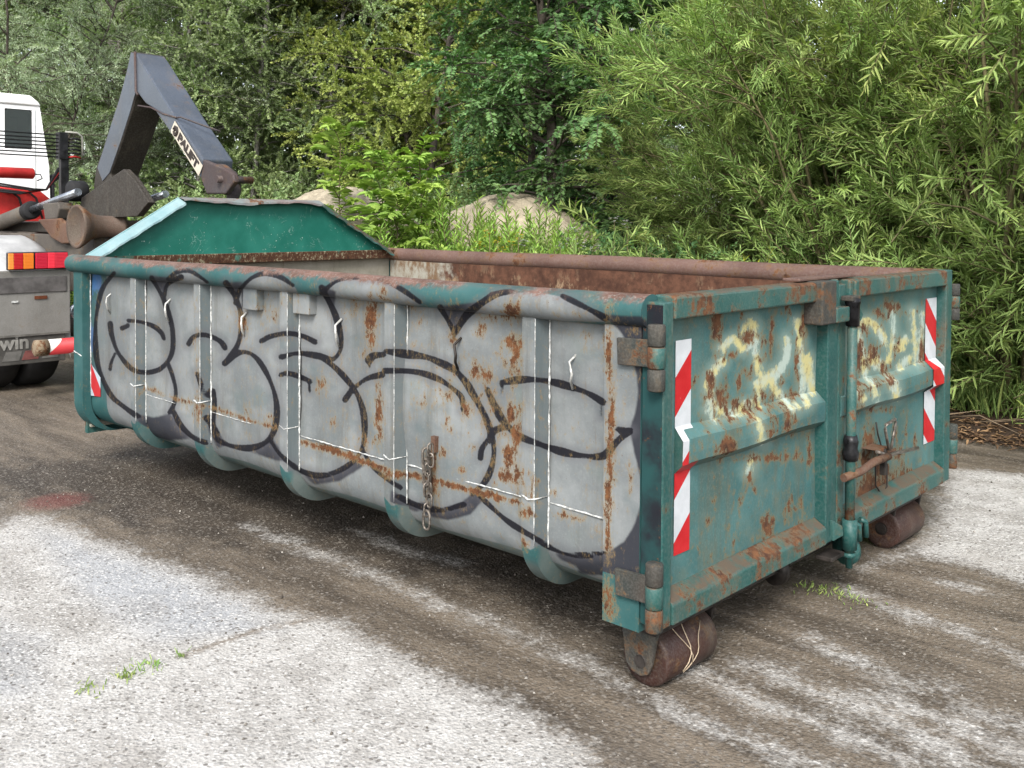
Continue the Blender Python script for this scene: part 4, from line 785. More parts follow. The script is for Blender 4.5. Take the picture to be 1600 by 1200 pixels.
v_ = MB().grid(P, True).build('verge', M.out(c, .95, n2, .8, .02)); v_['kind'] = 'structure'

# ------------------------------------------------------------ FOLIAGE TOOLS
def norm(a): return a/np.maximum(np.linalg.norm(a, axis=-1, keepdims=True), 1e-9)
def quads_mesh(name, V, F, m, attr=None, smooth=False):
    me = bpy.data.meshes.new(name); me.vertices.add(len(V)); me.vertices.foreach_set('co', np.asarray(V, np.float32).ravel())
    F = np.asarray(F, np.int32); me.loops.add(F.size); me.loops.foreach_set('vertex_index', F.ravel()); me.polygons.add(len(F))
    me.polygons.foreach_set('loop_start', np.arange(len(F), dtype=np.int32)*4)
    if smooth: me.polygons.foreach_set('use_smooth', np.ones(len(F), bool))
    me.update(calc_edges=True)
    if attr is not None: me.attributes.new('tone', 'FLOAT', 'POINT').data.foreach_set('value', np.asarray(attr, np.float32))
    me.materials.append(m); return me
def leaf_quads(P, D, Nn, Ln, Wd, fold=.25, wide=.45):
    """lanceolate leaves: two quads folded along the midrib"""
    S = norm(np.cross(D, Nn)); n = len(P); Ln = Ln[:, None]; Wd = Wd[:, None]; up = np.cross(S, D)
    a = P; t = P+D*Ln-up*Ln*.12
    r1 = P+D*Ln*(wide*.62)+S*Wd*.5+up*Wd*fold; r2 = P+D*Ln*(wide*1.5)+S*Wd*.40+up*(Wd*fold-Ln*.05)
    l1 = P+D*Ln*(wide*.62)-S*Wd*.5+up*Wd*fold; l2 = P+D*Ln*(wide*1.5)-S*Wd*.40+up*(Wd*fold-Ln*.05)
    V = np.stack([a, r1, r2, t, l2, l1], 1).reshape(-1, 3); b = np.arange(n)[:, None]*6
    F = np.concatenate([b+np.array([[0, 1, 2, 3]]), b+np.array([[0, 3, 4, 5]])]); return V, F, 6
def leaf_simple(P, D, Nn, Ln, Wd):
    S = norm(np.cross(D, Nn)); n = len(P); Ln = Ln[:, None]; Wd = Wd[:, None]; up = np.cross(S, D)
    V = np.stack([P, P+D*Ln*.45+S*Wd*.5+up*Wd*.15, P+D*Ln, P+D*Ln*.45-S*Wd*.5+up*Wd*.15], 1).reshape(-1, 3)
    return V, np.arange(n)[:, None]*4+np.array([[0, 1, 2, 3]]), 4
def tubes(paths, radii, sides=4):
    n, k, _ = paths.shape; T_ = norm(np.gradient(paths, axis=1)); a = np.where(np.abs(T_[..., 2:3]) < .9, np.array([0, 0, 1.]), np.array([1., 0, 0])); u = norm(np.cross(T_, a)); w = np.cross(T_, u)
    an = np.arange(sides)*2*math.pi/sides
    V = paths[:, :, None]+(u[:, :, None]*np.cos(an)[:, None]+w[:, :, None]*np.sin(an)[:, None])*radii[:, :, None, None]
    i = np.arange(n)[:, None, None]*k*sides; j = np.arange(k-1)[None, :, None]*sides; s = np.arange(sides)[None, None]; s2 = (s+1) % sides
    return V.reshape(-1, 3), np.stack([i+j+s, i+j+s2, i+j+sides+s2, i+j+sides+s], -1).reshape(-1, 4)
def sprigs(rng, S, D, Ln, n, ll, lw, mode='spiral', ang=.8, droop=.25, jit=.25, taper=.35):
    """n leaves along each sprig; returns leaf arrays and the sprig stems"""
    m = len(S); t = (np.arange(n)+.5)/n; t = t[None]+rng.uniform(-.4, .4, (m, n))/n
    up = np.array([0, 0, 1.]); Lc = Ln[:, None, None]
    pos = S[:, None]+D[:, None]*Lc*t[..., None]-up*Lc*droop*(t**2)[..., None]
    tan = norm(D[:, None]-up*2*droop*t[..., None]); side = norm(np.cross(tan, up+rng.normal(0, .02, 3))); oth = np.cross(side, tan)
    if mode == 'spiral': az = np.arange(n)[None]*2.4+rng.uniform(0, 6.3, (m, 1))+rng.normal(0, .3, (m, n))
    else: az = np.where(np.arange(n) % 2 == 0, 0., math.pi)[None]+rng.normal(0, .22, (m, n))
    rad = side*np.cos(az)[..., None]+oth*np.sin(az)[..., None]
    an = ang*(1-.35*t)[..., None]+rng.normal(0, jit*.4, (m, n, 1))
    ld = norm(tan*np.cos(an)+rad*np.sin(an)+rng.normal(0, jit, (m, n, 3))*.35)
    nn = norm(up*.7+D[:, None]*.45+rng.normal(0, .45, (m, n, 3))); nn = norm(nn-ld*np.sum(nn*ld, -1, keepdims=True))
    sz = (1-taper*np.abs(t*2-1)**2)*rng.uniform(.75, 1.15, (m, n))
    ts = np.linspace(0, 1, 5)[None, :, None]
    stem = S[:, None]+D[:, None]*Lc*ts-up*Lc*droop*ts**2
    tone = np.repeat(rng.uniform(0, 1, (m, 1)), n, 1)*.6+rng.uniform(0, .4, (m, n))+.15*(t-.5)
    return pos.reshape(-1, 3), ld.reshape(-1, 3), nn.reshape(-1, 3), (ll*sz).ravel(), (lw*sz).ravel(), tone.ravel(), stem
def leafmat(name, dark, mid, lite, trans=.35, rough=.62):
    M = Mat(name, rough, 0, .2); t = M.attr('tone'); oi = M.n('ShaderNodeObjectInfo').outputs['Random']
    v = M.math('ADD', t, M.math('MULTIPLY', M.math('SUBTRACT', M.noise(1.1, 3), .5), .9))
    c = M.mix(M.map(v, .0, .55, smooth=False), dark, mid); c = M.mix(M.map(v, .55, 1.1, smooth=False), c, lite)
    hs = M.n('ShaderNodeHueSaturation'); M.put(hs.inputs['Hue'], M.map(oi, 0, 1, .488, .512, False)); M.put(hs.inputs['Value'], M.map(oi, 0, 1, .85, 1.15, False)); M.put(hs.inputs['Color'], c); c = hs.outputs[0]
    M.put(M.b.inputs['Base Color'], c)
    tr = M.n('ShaderNodeBsdfTranslucent'); M.put(tr.inputs['Color'], M.mix(1., c, (1.15, 1.3, .6), 'MULTIPLY')); mx = M.n('ShaderNodeMixShader'); mx.inputs[0].default_value = trans
    M.t.links.new(M.b.outputs[0], mx.inputs[1]); M.t.links.new(tr.outputs[0], mx.inputs[2]); M.t.links.new(mx.outputs[0], M.t.nodes['Material Output'].inputs['Surface']); return M.m
m_willow = leafmat('willow_leaf', (.105, .160, .045), (.195, .268, .082), (.36, .42, .14), .30)
m_birch = leafmat('grey_green_leaf', (.105, .160, .066), (.185, .255, .108), (.300, .375, .175), .28)
m_silver = leafmat('silver_willow_leaf', (.165, .220, .130), (.260, .320, .205), (.380, .435, .295), .28)
m_yellow = leafmat('yellow_green_leaf', (.14, .19, .045), (.215, .265, .070), (.31, .345, .10), .28)
m_robinia = leafmat('robinia_leaf', (.055, .125, .045), (.100, .190, .068), (.165, .265, .095), .28)
m_bright = leafmat('fresh_green_leaf', (0.118, 0.218, 0.038), (0.201, 0.319, 0.059), (0.307, 0.425, 0.088), .28)
m_weed = leafmat('weed_leaf', (0.113, 0.184, 0.054), (0.205, 0.290, 0.085), (0.354, 0.410, 0.134), .28)
m_bark = plain('grey_brown_bark', (.085, .072, .058), .9, 0, .4, 9, .5)
m_stem = plain('olive_stem', (.12, .105, .05), .8, 0, .3, 20)
m_wood_pale = plain('pale_birch_bark', (.24, .23, .20), .85, 0, .4, 7, .4)
def crown_mesh(name, parts, m, kind=leaf_simple):
    Vs, Fs, As = [], [], []; o = 0
    for (P, D, Nn, Ln, Wd, tone, _) in parts:
        V, F, k = kind(P, D, Nn, Ln, Wd); Vs.append(V); Fs.append(F+o); As.append(np.repeat(tone, k)); o += len(V)
    return quads_mesh(name, np.concatenate(Vs), np.concatenate(Fs), m, np.concatenate(As))
def stem_mesh(name, groups, m, sides=4):
    Vs, Fs = [], []; o = 0
    for paths, radii in groups:
        V, F = tubes(paths, radii, sides); Vs.append(V); Fs.append(F+o); o += len(V)
    return quads_mesh(name, np.concatenate(Vs), np.concatenate(Fs), m, None, True)
def tree_mesh(seed, h, cr_, base, nlimb, per, nleaf, ll, lw, m, mode='spiral', droop=.25, sl=.55, bark=None, rtrunk=.09, multi=1, ang=.85, up=.35, kind=leaf_simple):
    """trunk(s), limbs, sprigs with leaves; crown is uneven because the limbs are"""
    rng = np.random.default_rng(seed); k = 9; trunks, tr = [], []; starts, dirs = [], []; limbs, lr = [], []
    for q in range(multi):
        lean = rng.normal(0, .10 if multi == 1 else .30, 2); zz = np.linspace(0, h*(1 if multi == 1 else rng.uniform(.75, 1)), k)
        wob = np.cumsum(rng.normal(0, .06, (k, 2)), 0); pth = np.stack([lean[0]*zz+wob[:, 0]-wob[0, 0], lean[1]*zz+wob[:, 1]-wob[0, 1], zz-.05], 1); trunks.append(pth); tr.append(rtrunk*(1-.82*zz/zz[-1])/(1 if multi == 1 else 1.5))
        for j in range(nlimb//multi):
            f = rng.uniform(base, .98); c0 = np.array([np.interp(f*zz[-1], zz, pth[:, i]) for i in range(3)])
            a = rng.uniform(0, 2*math.pi); reach = cr_*(math.sin(math.pi*min(1, max(.12, (f-base)/(1-base)*.75+.22)))**.8)*rng.uniform(.55, 1.15)
            d = np.array([math.cos(a), math.sin(a), up+.5*f*rng.uniform(.4, 1.2)]); tt = np.linspace(0, 1, 6)[:, None]
            lp = c0+d*reach*tt-np.array([0, 0, 1.])*reach*.35*tt**2+np.cumsum(rng.normal(0, .035*reach, (6, 3)), 0)*(tt > 0); limbs.append(lp); lr.append(np.linspace(.022, .005, 6)*(rtrunk/.09))
            for s in range(per):
                u = rng.uniform(.15, 1)**.7; p = np.array([np.interp(u, tt[:, 0], lp[:, i]) for i in range(3)]); dd_ = norm(norm(d)*rng.uniform(.2, 1)+rng.normal(0, .65, 3)+np.array([0, 0, .15])); starts.append(p); dirs.append(dd_)
    S, D = np.array(starts), np.array(dirs)
    sp_ = sprigs(rng, S, D, sl*rng.uniform(.6, 1.25, len(S)), nleaf, ll, lw, mode, ang, droop)
    st_ = sp_[6]; return crown_mesh('crown', [sp_], m, kind), stem_mesh('trunk', [(np.array(trunks), np.array(tr)), (np.array(limbs), np.array(lr)), (st_, np.tile(np.linspace(.005, .0015, 5), (len(st_), 1)))], bark or m_bark, 5)
def plant(name, meshes, loc, rz, sc, label, cat, group=None, parts=('crown', 'trunk')):
    r = thing(name, (0, 0, 0), label, cat, group); r.location = loc; r.rotation_euler = (0, 0, rz); r.scale = sc if hasattr(sc, '__len__') else (sc, sc, sc)
    for nm, me in zip(parts, meshes):
        o = bpy.data.objects.new(nm, me); COL.objects.link(o); o.parent = r
        if nm in ('crown', 'foliage'): o['kind'] = 'stuff'
    return r
def vz(x, y): return float(np.interp(x, ex, ey) < y)*.04

# ------------------------------------------------------------ WOOD BEHIND
birch = [tree_mesh(11, 12., 2.5, .03, 120, 22, 34, .075, .05, m_birch, bark=m_wood_pale, rtrunk=.085, sl=.6), tree_mesh(12, 13., 2.3, .03, 120, 22, 34, .07, .046, m_birch, bark=m_wood_pale, rtrunk=.08, sl=.6)]
yel = [tree_mesh(13, 11., 2.4, .04, 110, 20, 32, .085, .06, m_yellow, rtrunk=.09, sl=.6)]
silver = [tree_mesh(14, 9.5, 3.2, .03, 150, 26, 36, .095, .02, m_silver, multi=3, droop=.35, rtrunk=.07, sl=.6)]
robin = [tree_mesh(15, 8.5, 2.0, .10, 84, 20, 28, .08, .04, m_robinia, mode='pinnate', droop=.5, sl=.42, rtrunk=.09, ang=1.25)]
WOOD = [  # px, depth, species, index, scale, label
 (25, 21, silver, 1.0, 'silvery willow with drooping grey-green leaves behind the white cab'), (150, 23, silver, 1.0, 'silvery willow rising behind the elbow of the hook arm'),
 (650, 19.5, yel, 1.15, 'yellow-green maple-like tree standing in the grey-green wood'), (712, 22, yel, 1.1, 'smaller yellow-green tree beside the tallest yellow-green one'),
 (880, 12.0, robin, 1.0, 'dark green robinia with feathery leaves behind the second sand pile'), (1010, 12.6, robin, 1.05, 'dark green robinia half hidden by the willow thicket'), (955, 14.2, robin, 1.15, 'taller dark green robinia behind the two near ones'), (790, 14.0, robin, .8, 'slim dark green robinia beside the yellow-green trees')]
for i, (px, d, sp_, sc, lab) in enumerate(WOOD):
    x, y, _ = at(px, d); plant('silver_willow_tree' if sp_ is silver else 'yellow_tree' if sp_ is yel else 'robinia_tree', sp_[0], (x, y, 0), i*1.3+.4, sc, lab, 'tree')
rr = random.Random(5)
ROWS = [(23, [290, 400, 500, 575, 800, 930]), (27, [-40, 220, 340, 450, 540, 620, 720, 850, 980]), (32, [-60, 60, 170, 280, 390, 490, 590, 680, 770, 870, 1000, 1150]), (38, [-80, 30, 130, 240, 350, 460, 560, 660, 760, 880, 1020, 1180, 1350, 1520])]
for d, pxs in ROWS:
    for px in pxs:
        x, y, _ = at(px+rr.uniform(-18, 18), d+rr.uniform(-.8, .8)); k = rr.randrange(2)
        front = d < 25; FL = {290: 'slender grey-green tree right behind the hook tip', 400: 'slender grey-green tree rising above the middle of the green head shield', 500: 'slender grey-green tree behind the tallest feathery sapling', 575: 'slender grey-green tree touching the larger yellow-green tree', 800: 'slender grey-green tree between the yellow-green trees and the robinias', 930: 'slender grey-green tree just behind the nearest robinia'}.get(px)
        plant('grey_green_tree', birch[k], (x, y, 0), rr.uniform(0, 6.28), rr.uniform(.95, 1.2)*(1.15 if d > 30 else 1), FL if front else 'grey-green tree standing deeper in the wood', 'tree', 'front row of the wood' if front else 'deeper rows of the wood')

# ------------------------------------------------------------ WILLOW THICKET ON THE RIGHT
def willow_mesh(seed, h, rx, n, nleaf, ll, lw, flat=None):
    rng = np.random.default_rng(seed); stems, sr, S, D, feeds = [], [], [], [], []
    ns = 26
    for j in range(ns):
        a = rng.uniform(0, 2*math.pi); r = math.sqrt(rng.uniform(.02, 1)); top = np.array([math.cos(a)*rx*r, math.sin(a)*rx*r, h*(1-.42*r*r)*rng.uniform(.8, 1.08)]); b0 = np.array([math.cos(a)*.25*r, math.sin(a)*.25*r, 0])
        t = np.linspace(0, 1, 8)[:, None]; p = b0+(top-b0)*np.concatenate([t**1.25, t**1.25, t**.85], 1)+np.cumsum(rng.normal(0, .03, (8, 3)), 0); stems.append(p); sr.append(np.linspace(.03, .006, 8))
        ax_ = norm(top-b0)
        for s in range(n//ns//10):
            u = rng.uniform(.05, 1.0)**.8; q = np.array([np.interp(u, t[:, 0], p[:, i]) for i in range(3)])
            out = norm(np.array([q[0], q[1], .0])+rng.normal(0, .5, 3)*np.array([1, 1, .2])+1e-6); d = norm(out*rng.uniform(.5, 1.2)+np.array([0, 0, rng.uniform(-.1, .9)])+ax_*.35+rng.normal(0, .2, 3))
            br = rng.uniform(.15, .9)*rx*.42; cc = q+out*br+np.array([0, 0, .3*br])
            feeds.append(np.stack([q, (q+cc)/2+np.array([0, 0, .08*br]), cc]))
            for w in range(10): S.append(cc+d*rng.uniform(-.25, .25)+rng.normal(0, .09, 3)); D.append(norm(d+rng.normal(0, .42, 3)))
    S, D = np.array(S), np.array(D)
    low = S[:, 2] < .1; S[low, 2] = rng.uniform(.1, .5, low.sum()); k_ = rng.random(len(S)) < .16; S[k_] = np.stack([rng.normal(0, rx*.55, k_.sum()), rng.normal(0, rx*.55, k_.sum()), rng.uniform(.12, 1.3, k_.sum())], 1)
    sp_ = sprigs(rng, S, D, rng.uniform(.3, .75, len(S)), nleaf, ll, lw, 'spiral', .68, .10, .22, .5)
    # feeder twigs from stems to sprigs
    near = np.array(stems)[rng.integers(0, ns, len(S))]
    st_ = sp_[6]; feed = np.array(feeds)
    return crown_mesh('crown', [sp_], m_willow, leaf_quads), stem_mesh('stems', [(np.array(stems), np.array(sr)), (st_, np.tile(np.linspace(.0042, .0014, 5), (len(st_), 1))), (feed, np.tile(np.linspace(.009, .0045, 3), (len(feed), 1)))], m_stem, 4)
wA = willow_mesh(21, 4.6, 2.1, 2080, 26, .14, .0165)
wB = willow_mesh(22, 4.8, 2.2, 2340, 26, .125, .0145)
for px, d, ms, rz, sc, lab in ((1590, 7.6, wA, .3, 1.0, 'nearest willow bush with long bright narrow leaves hanging over the paving edge'), (1350, 9.0, wB, 1.9, .98, 'wide willow bush behind the far door hinge side of the container'),
                               (1225, 10.4, wB, 4.1, .80, 'pale olive willow bush next to the dark robinia'), (1480, 9.9, wA, 2.6, 1.15, 'tall willow bush rising behind the nearest willow'), (1830, 8.3, wB, 5.2, 1.0, 'willow bush at the end of the thicket'), (1340, 12.4, wA, .9, 1.25, 'tall willow bush at the back of the thicket')):
    x, y, _ = at(px, d); plant('willow_bush', ms, (x, y, 0), rz, sc, lab, 'bush', None, ('crown', 'stems'))

# ------------------------------------------------------------ SAND PILES
m_sand = Mat('pale_sand', .95); n1 = m_sand.noise(9, 7, .7); m_sand = m_sand.out(m_sand.mix(m_sand.map(n1, .3, .7), (.25, .215, .155), (.40, .35, .26)), .95, m_sand.noise(30, 6, .7), .7, .03)
def pile(px, d, r, h, seed, lab):
    x, y, _ = at(px, d); P = []; rg = np.random.default_rng(seed); ph = rg.uniform(0, 6, 6)
    for i in range(27):
        f = i/26; row = []
        for a in np.linspace(0, 2*math.pi, 65):
            rad = r*f*(1+.14*math.sin(2*a+ph[0])+.07*math.sin(5*a+ph[1])); zz = h*(1-f**1.7)*(1+.10*math.sin(3*a+ph[2])*f)+(.05*math.sin(9*f+5*a)*math.sin(7*a+11*f+ph[4])+.035*math.sin(23*f+3*a+ph[5])*math.sin(13*a))*min(1, f*4)*(1-f)+.05*math.sin(rad*7+ph[3])*math.sin(4*a)*f-.04*f
            row.append((x+rad*math.cos(a), y+rad*math.sin(a)*.85, max(zz, -.03)))
        P.append(row)
    o = bpy.data.objects.new('sand_pile', None); bpy.data.objects.remove(o)
    tag(MB().grid(P, True).build('sand_pile', m_sand), lab, 'sand pile')
pile(535, 12.2, 2.5, 1.92, 1, 'pale sand pile beside the slope of the green head shield'); pile(795, 12.4, 2.35, 1.86, 2, 'pale sand pile below the dark robinia')

# ------------------------------------------------------------ PLANTS IN FRONT OF THE WOOD
def frond_plant(seed, h, nf, fl, nl, ll, lw, m):       # tall sapling with big pinnate leaves
    rng = np.random.default_rng(seed); t = np.linspace(0, 1, 8)[:, None]; p = np.array([0, 0, h])*t+np.cumsum(rng.normal(0, .025, (8, 3)), 0)*(t > 0)
    f = np.linspace(.3, 1, nf); S = np.stack([np.interp(f, t[:, 0], p[:, i]) for i in range(3)], 1); a = np.arange(nf)*2.4+rng.normal(0, .3, nf)
    D = norm(np.stack([np.cos(a), np.sin(a), .8+rng.uniform(-.2, .4, nf)+.9*f**3], 1)); sp_ = sprigs(rng, S, D, fl*rng.uniform(.7, 1.15, nf)*(1-.35*f), nl, ll, lw, 'pinnate', 1.25, .55, .12, .5)
    return crown_mesh('foliage', [sp_], m, leaf_quads), stem_mesh('stem', [(p[None], np.linspace(.016, .005, 8)[None]), (sp_[6], np.tile(np.linspace(.006, .002, 5), (nf, 1)))], m_stem, 5)
def spire_plant(seed, h, ns, ll, lw, m, nl=70):        # goldenrod-like upright leafy stems
    rng = np.random.default_rng(seed); a = rng.uniform(0, 6.28, ns); r = rng.uniform(0, .16, ns); S = np.stack([np.cos(a)*r, np.sin(a)*r, np.zeros(ns)], 1); D = norm(np.stack([np.cos(a)*.12, np.sin(a)*.12, np.ones(ns)], 1)+rng.normal(0, .05, (ns, 3)))
    sp_ = sprigs(rng, S, D, h*rng.uniform(.7, 1.05, ns), nl, ll, lw, 'spiral', .9, .02, .25, .35)
    return crown_mesh('foliage', [sp_], m, leaf_quads), stem_mesh('stem', [(sp_[6], np.tile(np.linspace(.006, .002, 5), (ns, 1)))], m_stem, 4)
def shrub_mesh(seed, h, r, n, nl, ll, lw, m, kind=leaf_simple, mode='spiral'):
    rng = np.random.default_rng(seed); a = rng.uniform(0, 6.28, n); rr_ = r*np.sqrt(rng.uniform(0, 1, n)); z = h*rng.uniform(.05, 1, n)*(1-.5*(rr_/r)**2); S = np.stack([np.cos(a)*rr_, np.sin(a)*rr_, z], 1)*np.array([1, 1, .85])
    D = norm(np.stack([np.cos(a)*.8, np.sin(a)*.8, np.full(n, .9)], 1)+rng.normal(0, .45, (n, 3))); sp_ = sprigs(rng, S, D, rng.uniform(.2, .5, n), nl, ll, lw, mode, .85, .25, .3)
    b0 = S*np.array([.3, .3, 0]); mid_ = S*np.array([.7, .7, .55]); return crown_mesh('foliage', [sp_], m, kind), stem_mesh('stem', [(np.stack([b0, mid_, S], 1), np.tile(np.array([.006, .005, .003]), (n, 1))), (sp_[6], np.tile(np.linspace(.003, .001, 5), (n, 1)))], m_stem, 3)
PP = ('foliage', 'stem')
for i, (px, d, h, rz, lab) in enumerate(((538, 11.0, 2.5, .2, 'tallest bright green feathery sapling in front of the wood'), (590, 10.6, 2.05, 1.4, 'bright green feathery sapling growing from the left sand pile'), (655, 11.2, 2.2, 2.7, 'bright green feathery sapling between the two sand piles'), (620, 10.2, 1.6, 4.0, 'low bright green feathery sapling at the foot of the sand'))):
    x, y, _ = at(px, d); plant('feathery_sapling', frond_plant(40+i, h, 26, .85, 28, .16, .055, m_bright), (x, y, .03), rz, 1, lab, 'sapling', None, PP)
gr = [spire_plant(50+i, 1.0, 7, .085, .014, m_bright) for i in range(2)]
GOLD = [(725, 11.2, 1.75), (790, 11.0, 1.65), (830, 11.1, 1.7), (855, 11.3, 1.6), (760, 9.9, 1.55), (845, 9.6, 1.5), (800, 10.4, 1.6), (700, 10.2, 1.55), (575, 10.0, 1.45), (610, 9.4, 1.4), (880, 9.8, 1.45), (735, 10.6, 1.71), (775, 10.9, 1.65), (870, 10.8, 1.71), (655, 11.0, 1.71), (890, 10.3, 1.54), (680, 11.6, 1.99), (716, 11.2, 1.88), (640, 10.6, 1.48), (838, 10.6, 1.85), (826, 10.2, 1.54), (860, 9.9, 1.37), (760, 10.4, 1.37), (700, 9.8, 1.31), (800, 9.7, 1.25), (735, 9.6, 1.28), (905, 10.2, 1.31), (955, 9.6, 1.25), (600, 9.8, 1.31)]
for i, (px, d, h) in enumerate(GOLD):
    x, y, _ = at(px, d); plant('leafy_weed', gr[i % 2], (x, y, .03), i*1.1, h, 'upright leafy weed stems standing behind the container rim', 'weed', 'upright weeds behind the container', PP)
x, y, _ = at(1133, 7.9); plant('goldenrod', spire_plant(60, 1.36, 9, .09, .013, leafmat('goldenrod_leaf', (.16, .20, .02), (.28, .30, .03), (.42, .40, .04), .4)), (x, y, .03), .5, 1, 'small yellow-green goldenrod just above the far rim', 'plant', None, PP)
sh = [shrub_mesh(70, 1.5, .9, 420, 22, .055, .032, m_weed), shrub_mesh(71, 1.4, 1.0, 420, 22, .06, .03, m_robinia), shrub_mesh(72, 1.5, .9, 400, 22, .06, .04, m_bright), shrub_mesh(73, 1.7, 1.1, 500, 24, .05, .034, m_birch)]
SHR = [(775, 10.2, 0, 0.96), (820, 10.1, 2, 0.96), (735, 10.3, 2, 0.93), (860, 10.0, 0, 1.02), (610, 10.3, 0, 0.96), (620, 10.9, 0, 0.96), (690, 10.7, 2, 0.85), (745, 11.2, 0, 0.90), (590, 11.4, 2, 0.90), (790, 10.9, 2, 0.81), (850, 10.5, 0, 0.88), (900, 10.9, 1, 1.07), (960, 10.2, 1, 1.02), (1010, 9.7, 1, 1.02), (1060, 9.3, 1, 0.96), (930, 9.7, 0, 0.85), (880, 9.6, 2, 0.77), (720, 10.0, 0, 0.77), (655, 9.8, 2, 0.75),
       (250, 15.5, 3, 1.2), (330, 15.2, 3, 1.35), (410, 15.0, 3, 1.3), (480, 14.8, 3, 1.3), (560, 14.9, 3, 1.3), (640, 14.7, 3, 1.35), (720, 14.5, 3, 1.3), (800, 14.5, 3, 1.4), (150, 16.5, 3, 1.4), (440, 13.2, 2, 1.0), (380, 13.6, 0, 1.1), (500, 13.5, 0, 1.1), (100, 17, 2, 1.3), (230, 14.5, 2, 1.1), (765, 13.6, 3, 1.25), (690, 13.5, 0, 1.2)]
for i, (px, d, k, sc) in enumerate(SHR):
    x, y, _ = at(px, d); far = d > 13
    plant('shrub', sh[k], (x, y, .02), i*2.1, sc, ('grey-green' if k == 3 else 'olive' if k == 0 else 'dark green' if k == 1 else 'fresh green')+(' shrub at the edge of the wood' if far else ' shrub in the weeds behind the far rim of the container'), 'shrub', ('wood-edge ' if far else 'rim-side ')+('grey-green', 'olive', 'dark green', 'fresh green')[(3, 0, 1, 2).index(k) if False else {3: 0, 0: 1, 1: 2, 2: 3}[k]]+' shrubs', PP)
# flower heads
m_fy = plain('yellow_petals', (.62, .50, .03), .6); m_fw = plain('white_petals', (.62, .62, .58), .6)
def flower(px, d, z, m, lab, cat_group, sc=1.):
    q = CAM+ray(px)*d; b_ = MB()
    for k in range(9):
        o = Vector((rnd.uniform(-.05, .05), rnd.uniform(-.05, .05), rnd.uniform(-.03, .04)))*sc
        for j in range(5):
            a = j*1.257+k; u = Vector((math.cos(a), math.sin(a), .5))*.018*sc; w = Vector((-math.sin(a), math.cos(a), 0))*.008*sc; p = Vector(q)+o; b_.add([p, p+u*.6+w, p+u, p+u*.6-w], [(0, 1, 2, 3)])
    hd = b_; r = thing('flower', (float(q[0]), float(q[1]), 0), lab, 'flower', cat_group); hd.build('flower_head', m, r); MB().tube([(q[0]+.03, q[1], 0), (q[0]+.01, q[1], q[2]*.6), tuple(q)], .004, 5).build('stem', m_stem, r)
for px in ((778, 376), (800, 381), (765, 366), (785, 390), (750, 384), (810, 370)): flower(px, 9.4, 0, m_fy, 'small yellow flower head in the weeds behind the rim', 'yellow flowers behind the rim')
for px in ((820, 382), (876, 386), (892, 378), (905, 386), (925, 390), (900, 362), (980, 352), (960, 345)): flower(px, 9.6, 0, m_fw, 'small white flower head in the weeds behind the rim', 'white flowers behind the rim', 1.1)

# low ground cover on the verge and litter on its edge (beyond counting)
def scatter_blades(n, seed, lo, hi, hmin, hmax, wd, m, name, xr):
    rng = np.random.default_rng(seed); x = rng.uniform(xr[0], xr[1], n); t = lo+(hi-lo)*rng.uniform(0, 1, n)**1.3; y = np.interp(x, ex, ey)+t; z = vh(x, y, t); P = np.stack([x, y, z], 1)
    D = norm(np.stack([rng.normal(0, .45, n), rng.normal(-.12, .45, n), np.ones(n)], 1)); N_ = norm(rng.normal(0, 1, (n, 3))); N_ = norm(N_-D*np.sum(N_*D, 1, keepdims=True)); h = rng.uniform(hmin, hmax, n)
    V, F, k = leaf_quads(P, D, N_, h, np.full(n, wd)*rng.uniform(.7, 1.3, n), .1); o = bpy.data.objects.new(name, quads_mesh(name, V, F, m, np.repeat(rng.uniform(0, 1, n), k))); COL.objects.link(o); o['kind'] = 'stuff'; o['label'] = {'ground_cover': 'low green weeds and grass covering the verge', 'tall_grass': 'tall grass and herbs under the wood and willows'}[name]; o['category'] = 'grass'
scatter_blades(26000, 81, .55, 3.0, .12, .42, .012, m_weed, 'ground_cover', (-12, 7)); scatter_blades(26000, 82, 1.0, 9., .35, 1.0, .02, m_weed, 'tall_grass', (-20, 8))
rng = np.random.default_rng(90); n = 5200; x = rng.uniform(-4, 5, n); t = np.abs(rng.normal(.25, .30, n))-.12; y = np.interp(x, ex, ey)+t; P = np.stack([x, y, np.maximum(vh(x, y, np.maximum(t, 0)), .002)+.012], 1); a = rng.uniform(0, 6.28, n)
D = norm(np.stack([np.cos(a), np.sin(a), rng.normal(0, .2, n)], 1)); N_ = norm(np.array([0, 0, 1.])+rng.normal(0, .3, (n, 3))); V, F, k = leaf_quads(P, D, N_, rng.uniform(.03, .11, n), rng.uniform(.006, .018, n), .3)
M = Mat('dead_leaf', .9); tt_ = M.attr('tone'); m_dead = M.out(M.mix(M.map(tt_, 0, 1), (.07, .04, .025), (.30, .19, .10)), .9)
o = bpy.data.objects.new('leaf_litter', quads_mesh('leaf_litter', V, F, m_dead, np.repeat(rng.uniform(0, 1, n), k))); COL.objects.link(o); o['kind'] = 'stuff'; o['label'] = 'dry brown leaves and twigs along the paving edge'; o['category'] = 'leaf litter'
for i in range(14):
    x0 = rnd.uniform(-1.2, 1.6); y0 = float(np.interp(x0, ex, ey))+rnd.uniform(.0, .9); a = rnd.uniform(-.6, .6); l = rnd.uniform(.3, .8)
    tag(MB().tube([(x0, y0, .06), (x0+l*.5*math.cos(a), y0+l*.5*math.sin(a), .10+rnd.uniform(0, .08)), (x0+l*math.cos(a), y0+l*math.sin(a), .05+rnd.uniform(0, .25))], [.006, .005, .002], 5).build('dry_twig', plain('dry_twig_bark', (.20, .15, .10), .9) if i == 0 else bpy.data.materials['dry_twig_bark']), 'bare dry twig lying in the leaf litter under the willows', 'twig', 'dry twigs under the willows')
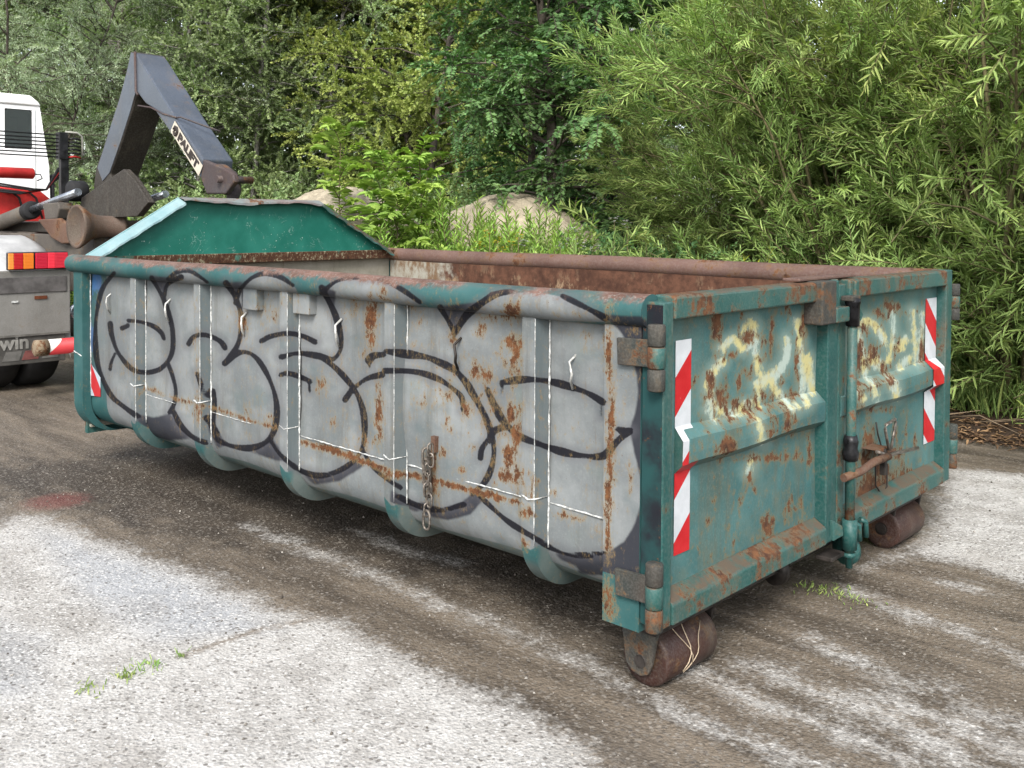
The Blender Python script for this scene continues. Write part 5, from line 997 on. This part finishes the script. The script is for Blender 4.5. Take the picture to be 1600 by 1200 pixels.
# grass tufts in the paving joints
def tuft(px, n, h, lab, grp, spread=.06):
    rng = np.random.default_rng(int(px[0])); c = uz(px); P = np.stack([c[0]+rng.normal(0, spread, n), c[1]+rng.normal(0, spread*.7, n), np.zeros(n)], 1); D = norm(np.stack([rng.normal(0, .6, n), rng.normal(0, .6, n), np.ones(n)], 1)); N_ = norm(rng.normal(0, 1, (n, 3))); N_ = norm(N_-D*np.sum(N_*D, 1, keepdims=True))
    V, F, k = leaf_quads(P, D, N_, rng.uniform(.4, 1, n)*h, rng.uniform(.003, .006, n), .1); o = bpy.data.objects.new('grass_tuft', quads_mesh('grass_tuft', V, F, m_weed, np.repeat(rng.uniform(0, 1, n), k))); COL.objects.link(o); tag(o, lab, 'grass', grp); o['kind'] = 'stuff'
for px in ((198, 1057), (234, 1042)): tuft(px, 50, .03, 'small green grass tuft growing in the pale paving', 'tufts in the pale paving', .03)
tuft((137, 1081), 30, .03, 'sparse faint grass tuft in the pale paving', None, .03); tuft((283, 1026), 16, .03, 'tiny grass tuft at the end of the paving crack', None, .02)
tuft((1285, 922), 90, .028, 'larger green grass tuft beside the container door roller', None, .06); tuft((1338, 938), 45, .024, 'smaller green grass tuft further out from the container door', None, .05)
# loose grit on the paving
rng = np.random.default_rng(95); n = 7000; x = rng.uniform(-5, 2.5, n); y = rng.uniform(-1.8, 4.4, n); s = rng.gamma(2., .0009, n)+.0012; Vb = np.array([(1, 0, 0), (-1, 0, 0), (0, 1, 0), (0, -1, 0), (0, 0, 1), (0, 0, -.6)], float)
V = (Vb[None]*rng.uniform(.6, 1.2, (n, 6, 3))*s[:, None, None]+np.stack([x, y, s*.4], 1)[:, None]).reshape(-1, 3); Fb = np.array([(0, 2, 4), (2, 1, 4), (1, 3, 4), (3, 0, 4), (2, 0, 5), (1, 2, 5), (3, 1, 5), (0, 3, 5)]); F = (np.arange(n)[:, None, None]*6+Fb[None]).reshape(-1, 3)
me = bpy.data.meshes.new('grit'); me.from_pydata(V.tolist(), [], F.tolist()); me.attributes.new('tone', 'FLOAT', 'POINT').data.foreach_set('value', np.repeat(rng.uniform(0, 1, n), 6).astype(np.float32))
M = Mat('grit_stone', .9); me.materials.append(M.out(M.mix(M.attr('tone'), (.05, .042, .034), (.30, .28, .25)), .9)); o = bpy.data.objects.new('grit', me); COL.objects.link(o); o['kind'] = 'stuff'; o['label'] = 'loose grit and small stones scattered over the paving'; o['category'] = 'grit'
